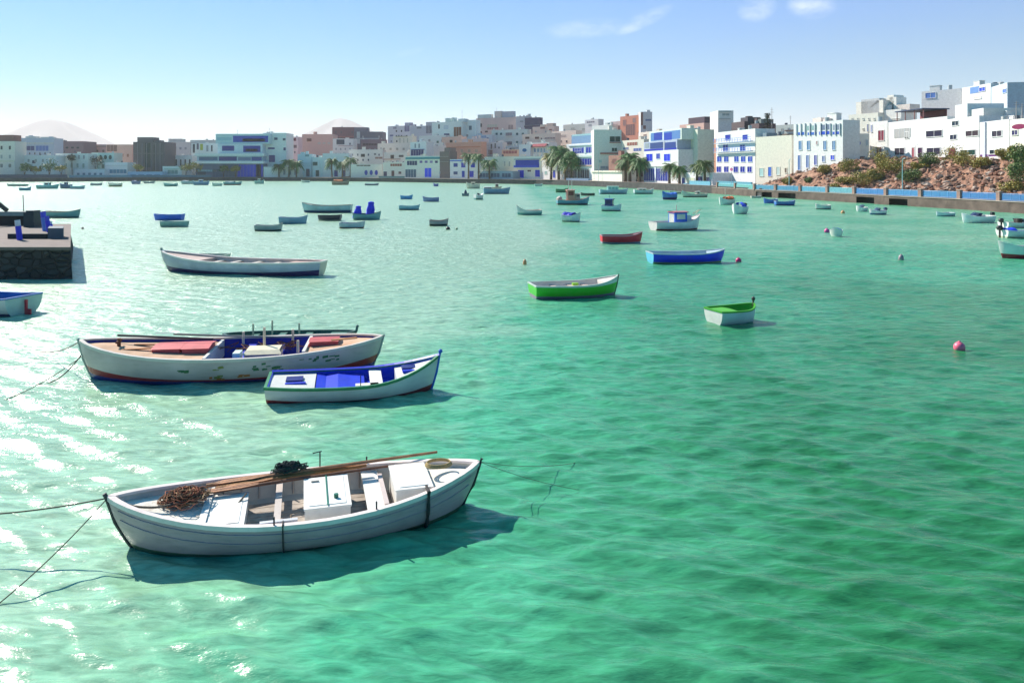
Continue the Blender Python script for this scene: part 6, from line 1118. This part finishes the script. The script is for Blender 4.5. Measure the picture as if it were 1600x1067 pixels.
# sea wall of the right shore with openings, piers and blue railing panels
def seawall():
    st = paint('seawall_stone', (.17,.12,.10), .9, .45, .6, .8, .6, (.06,.045,.04)); cap = paint('walkway', (.42,.34,.30), .85, .2, 1, .2); rp = paint('pillar_plaster', (.40,.24,.20), .85, .3, 1.5, .3)
    pil = [1121,1149,1179,1212,1250.5,1293,1335,1384.5,1438.5,1499.5,1561.5,1630,1705]; blue = [(.16,.50,.56),(.20,.58,.56),(.10,.40,.62),(.08,.36,.60),(.12,.45,.66),(.18,.52,.62),(.06,.28,.66),(.07,.34,.70),(.07,.32,.66),(.05,.24,.58),(.05,.22,.52),(.05,.22,.52)]
    opn = [(1181,1206),(1216,1243),(1338,1366),(1389,1418)]
    def W(px, off, z): d = float(shore(px))-.4+off; return Vector(((px-800)*d/F, d, z))
    root = empty('sea_wall', W(1400, 0, 0), 0, 'brown stone sea wall with dark openings along the right shore', 'wall'); o = root.location
    ztop = 1.50
    # wall pieces between the openings, lintels above them
    edges = [1112]+[e for p in opn for e in p]+[1800]
    m = MB()
    for i in range(0, len(edges), 2):
        n = max(1, int((edges[i+1]-edges[i])/18)); us = [edges[i]+(edges[i+1]-edges[i])*k/n for k in range(n+1)]
        m.grid([[W(u, 0, -.6)-o for u in us],[W(u, 0, ztop-.12)-o for u in us]]); 
        for u in (us[0], us[-1]): m.face([W(u,0,-.6)-o, W(u,2.6,-.6)-o, W(u,2.6,ztop-.12)-o, W(u,0,ztop-.12)-o])
    for a, e in opn:
        m.grid([[W(a,0,1.05)-o, W(e,0,1.05)-o],[W(a,0,ztop-.12)-o, W(e,0,ztop-.12)-o]]); m.face([W(a,0,1.05)-o, W(e,0,1.05)-o, W(e,2.6,1.05)-o, W(a,2.6,1.05)-o])
    m.build('wall', st, root)
    for a, e in opn:
        m = MB(); m.grid([[W(a,2.55,-.6)-o, W(e,2.55,-.6)-o],[W(a,2.55,1.06)-o, W(e,2.55,1.06)-o]]); m.build('opening_back', black, root)
    us = list(np.linspace(1112, 1800, 50)); m = MB(); m.grid([[W(u,-.12,ztop-.119)-o for u in us],[W(u,-.12,ztop)-o for u in us],[W(u,3.6,ztop)-o for u in us],[W(u,3.6,ztop-.119)-o for u in us]]); m.build('walkway', cap, root)
    for px in pil:
        a = W(px, .2, ztop+.002); t = (W(px+3,.2,0)-W(px-3,.2,0)).normalized(); yaw = math.atan2(t.y, t.x)
        ob = empty('railing_pillar', a, yaw, 'terracotta pillar between blue railing panels', 'pillar', 'pillars of the sea wall railing')
        m = MB(); m.box(-.30, .30, -.25, .25, 0, 1.12); m.build('shaft', rp, ob); m = MB(); m.box(-.35, .35, -.30, .30, 1.121, 1.22); m.build('cap', cap, ob)
        REPC.setdefault('pil', []).append((ob, px))
    for i in range(len(pil)-1):
        a, e = pil[i], pil[i+1]; p0, p1 = W(a, .22, ztop), W(e, .22, ztop); t = (p1-p0).normalized(); p0 = p0+t*.42; p1 = p1-t*.42; L = (p1-p0).length; yaw = math.atan2(t.y, t.x)
        ob = empty('railing_panel', p0, yaw, 'x', 'railing', 'blue panels of the sea wall railing')
        m = MB(); m.box(0, L, -.03, .03, .16, .86); m.build('board', cmat(tuple(x*.72 for x in blue[i]), .5), ob)
        m = MB(); m.box(0, L, -.05, .05, .90, .98); m.build('top_rail', cmat(tuple(min(.8, x+.16) for x in blue[i]), .5), ob)
        m = MB(); m.box(0, L, -.05, .05, .06, .13); m.build('bottom_rail', cmat(tuple(min(.8, x+.10) for x in blue[i]), .5), ob)
        for j in range(1, 4): m = MB(); m.box(L*j/4-.035, L*j/4+.035, -.062, -.032, .13, .90); m.build('stile', cmat(tuple(min(.8, x+.08) for x in blue[i]), .5), ob)
        REPC.setdefault('pan', []).append(ob)
seawall()
ORD = ['first','second','third','fourth','fifth','sixth','seventh','eighth','ninth','tenth','eleventh','twelfth','thirteenth']
for i, (o, px) in enumerate(REPC['pil']): o['label'] = 'terracotta railing pillar on the sea wall, %s counted from the left' % ORD[i]
for i, o in enumerate(REPC['pan']): o['label'] = '%s railing panel on the sea wall, %s counted from the left' % ('turquoise' if i < 6 else 'deep blue', ORD[i])
# lamp posts
def lamp(px, ytop, s, lb, c=(.40,.66,.68), w=.085, z0=None):
    d = float(shore(px))+s; z0 = gz(px, s) if z0 is None else z0; H = P(px, ytop, d).z-z0; o = empty('street_lamp', ((px-800)*d/F, d, z0), 0, lb, 'street lamp', 'street lamps along the shore')
    m = MB(); m.tube([(0,0,0),(0,0,.5),(0,0,H)], [w*1.5, w, w*.6], 8); m.build('pole', cmat(c, .4), o)
    m = MB(); m.tube([(0,0,H-.05),(0,-.5,H+.12)], w*.5, 6); m.build('arm', cmat(c, .4), o)
    m = MB(); m.ball((0,-.65,H+.12), .12, .28, .07, 0, 8, 5); m.build('lamp_head', cmat((.6,.7,.7), .4), o)
lamp(1410, 249, 1.4, 'tall turquoise lamp post in front of the white villa', z0=1.5); lamp(1233, 250, 1.6, 'turquoise lamp post by the sea wall below the arched-window house', z0=1.5)
lamp(1430, 228, 24, 'thin white lamp post beside the two villa doors', (.8,.78,.74), .06); lamp(935, 236, 5, 'thin teal lamp post before the blank cream tower', (.35,.55,.55), .07); lamp(846, 236, 6, 'white lamp post left of the big dark palms', (.75,.72,.72), .07)
lamp(1143, 262, 5, 'thin pale lamp post before the blue-railed hotel', (.5,.6,.62), .06); lamp(500, 248, 6, 'thin grey lamp post before the light blue houses', (.4,.45,.46), .09)
# low blue boards along the quay before the centre right palms, and parapets
def low_wall(a, e, s, h, c, lb, name='low_wall'):
    d0, d1 = float(shore(a))+s, float(shore(e))+s; A = Vector(((a-800)*d0/F, d0, 1.815)); B_ = Vector(((e-800)*d1/F, d1, 1.815)); L = (B_-A).length; o = empty(name, A, math.atan2((B_-A).y, (B_-A).x), lb, 'wall')
    m = MB(); m.box(0, L, -.12, .12, 0, h); m.build('board', cmat(c, .8), o); m = MB(); m.box(-.03, L+.03, -.16, .16, h+.001, h+.08); m.build('coping', cmat(tuple(min(.8, x*1.2+.06) for x in c)), o)
low_wall(-40, 105, 1.2, 1.5, (.07,.08,.14), 'dark navy low wall along the far left quay'); low_wall(108, 205, 1.0, 1.2, (.10,.24,.36), 'blue-grey low wall below the salmon block'); low_wall(206, 330, 1.0, 1.1, (.07,.16,.24), 'teal-grey low wall from the dark tower to the yellow trees')
low_wall(885, 920, 2, .7, (.20,.28,.42), 'blue-grey bench wall before the stepped blue villa'); low_wall(1078, 1110, 3, .9, (.14,.42,.55), 'turquoise low wall before the palm pair'); low_wall(1122, 1175, 6, 1.0, (.10,.35,.45), 'teal low wall before the blue-railed hotel'); low_wall(592, 632, 3, .8, (.12,.26,.26), 'dark teal low wall before the cream quay house with dark doorways')
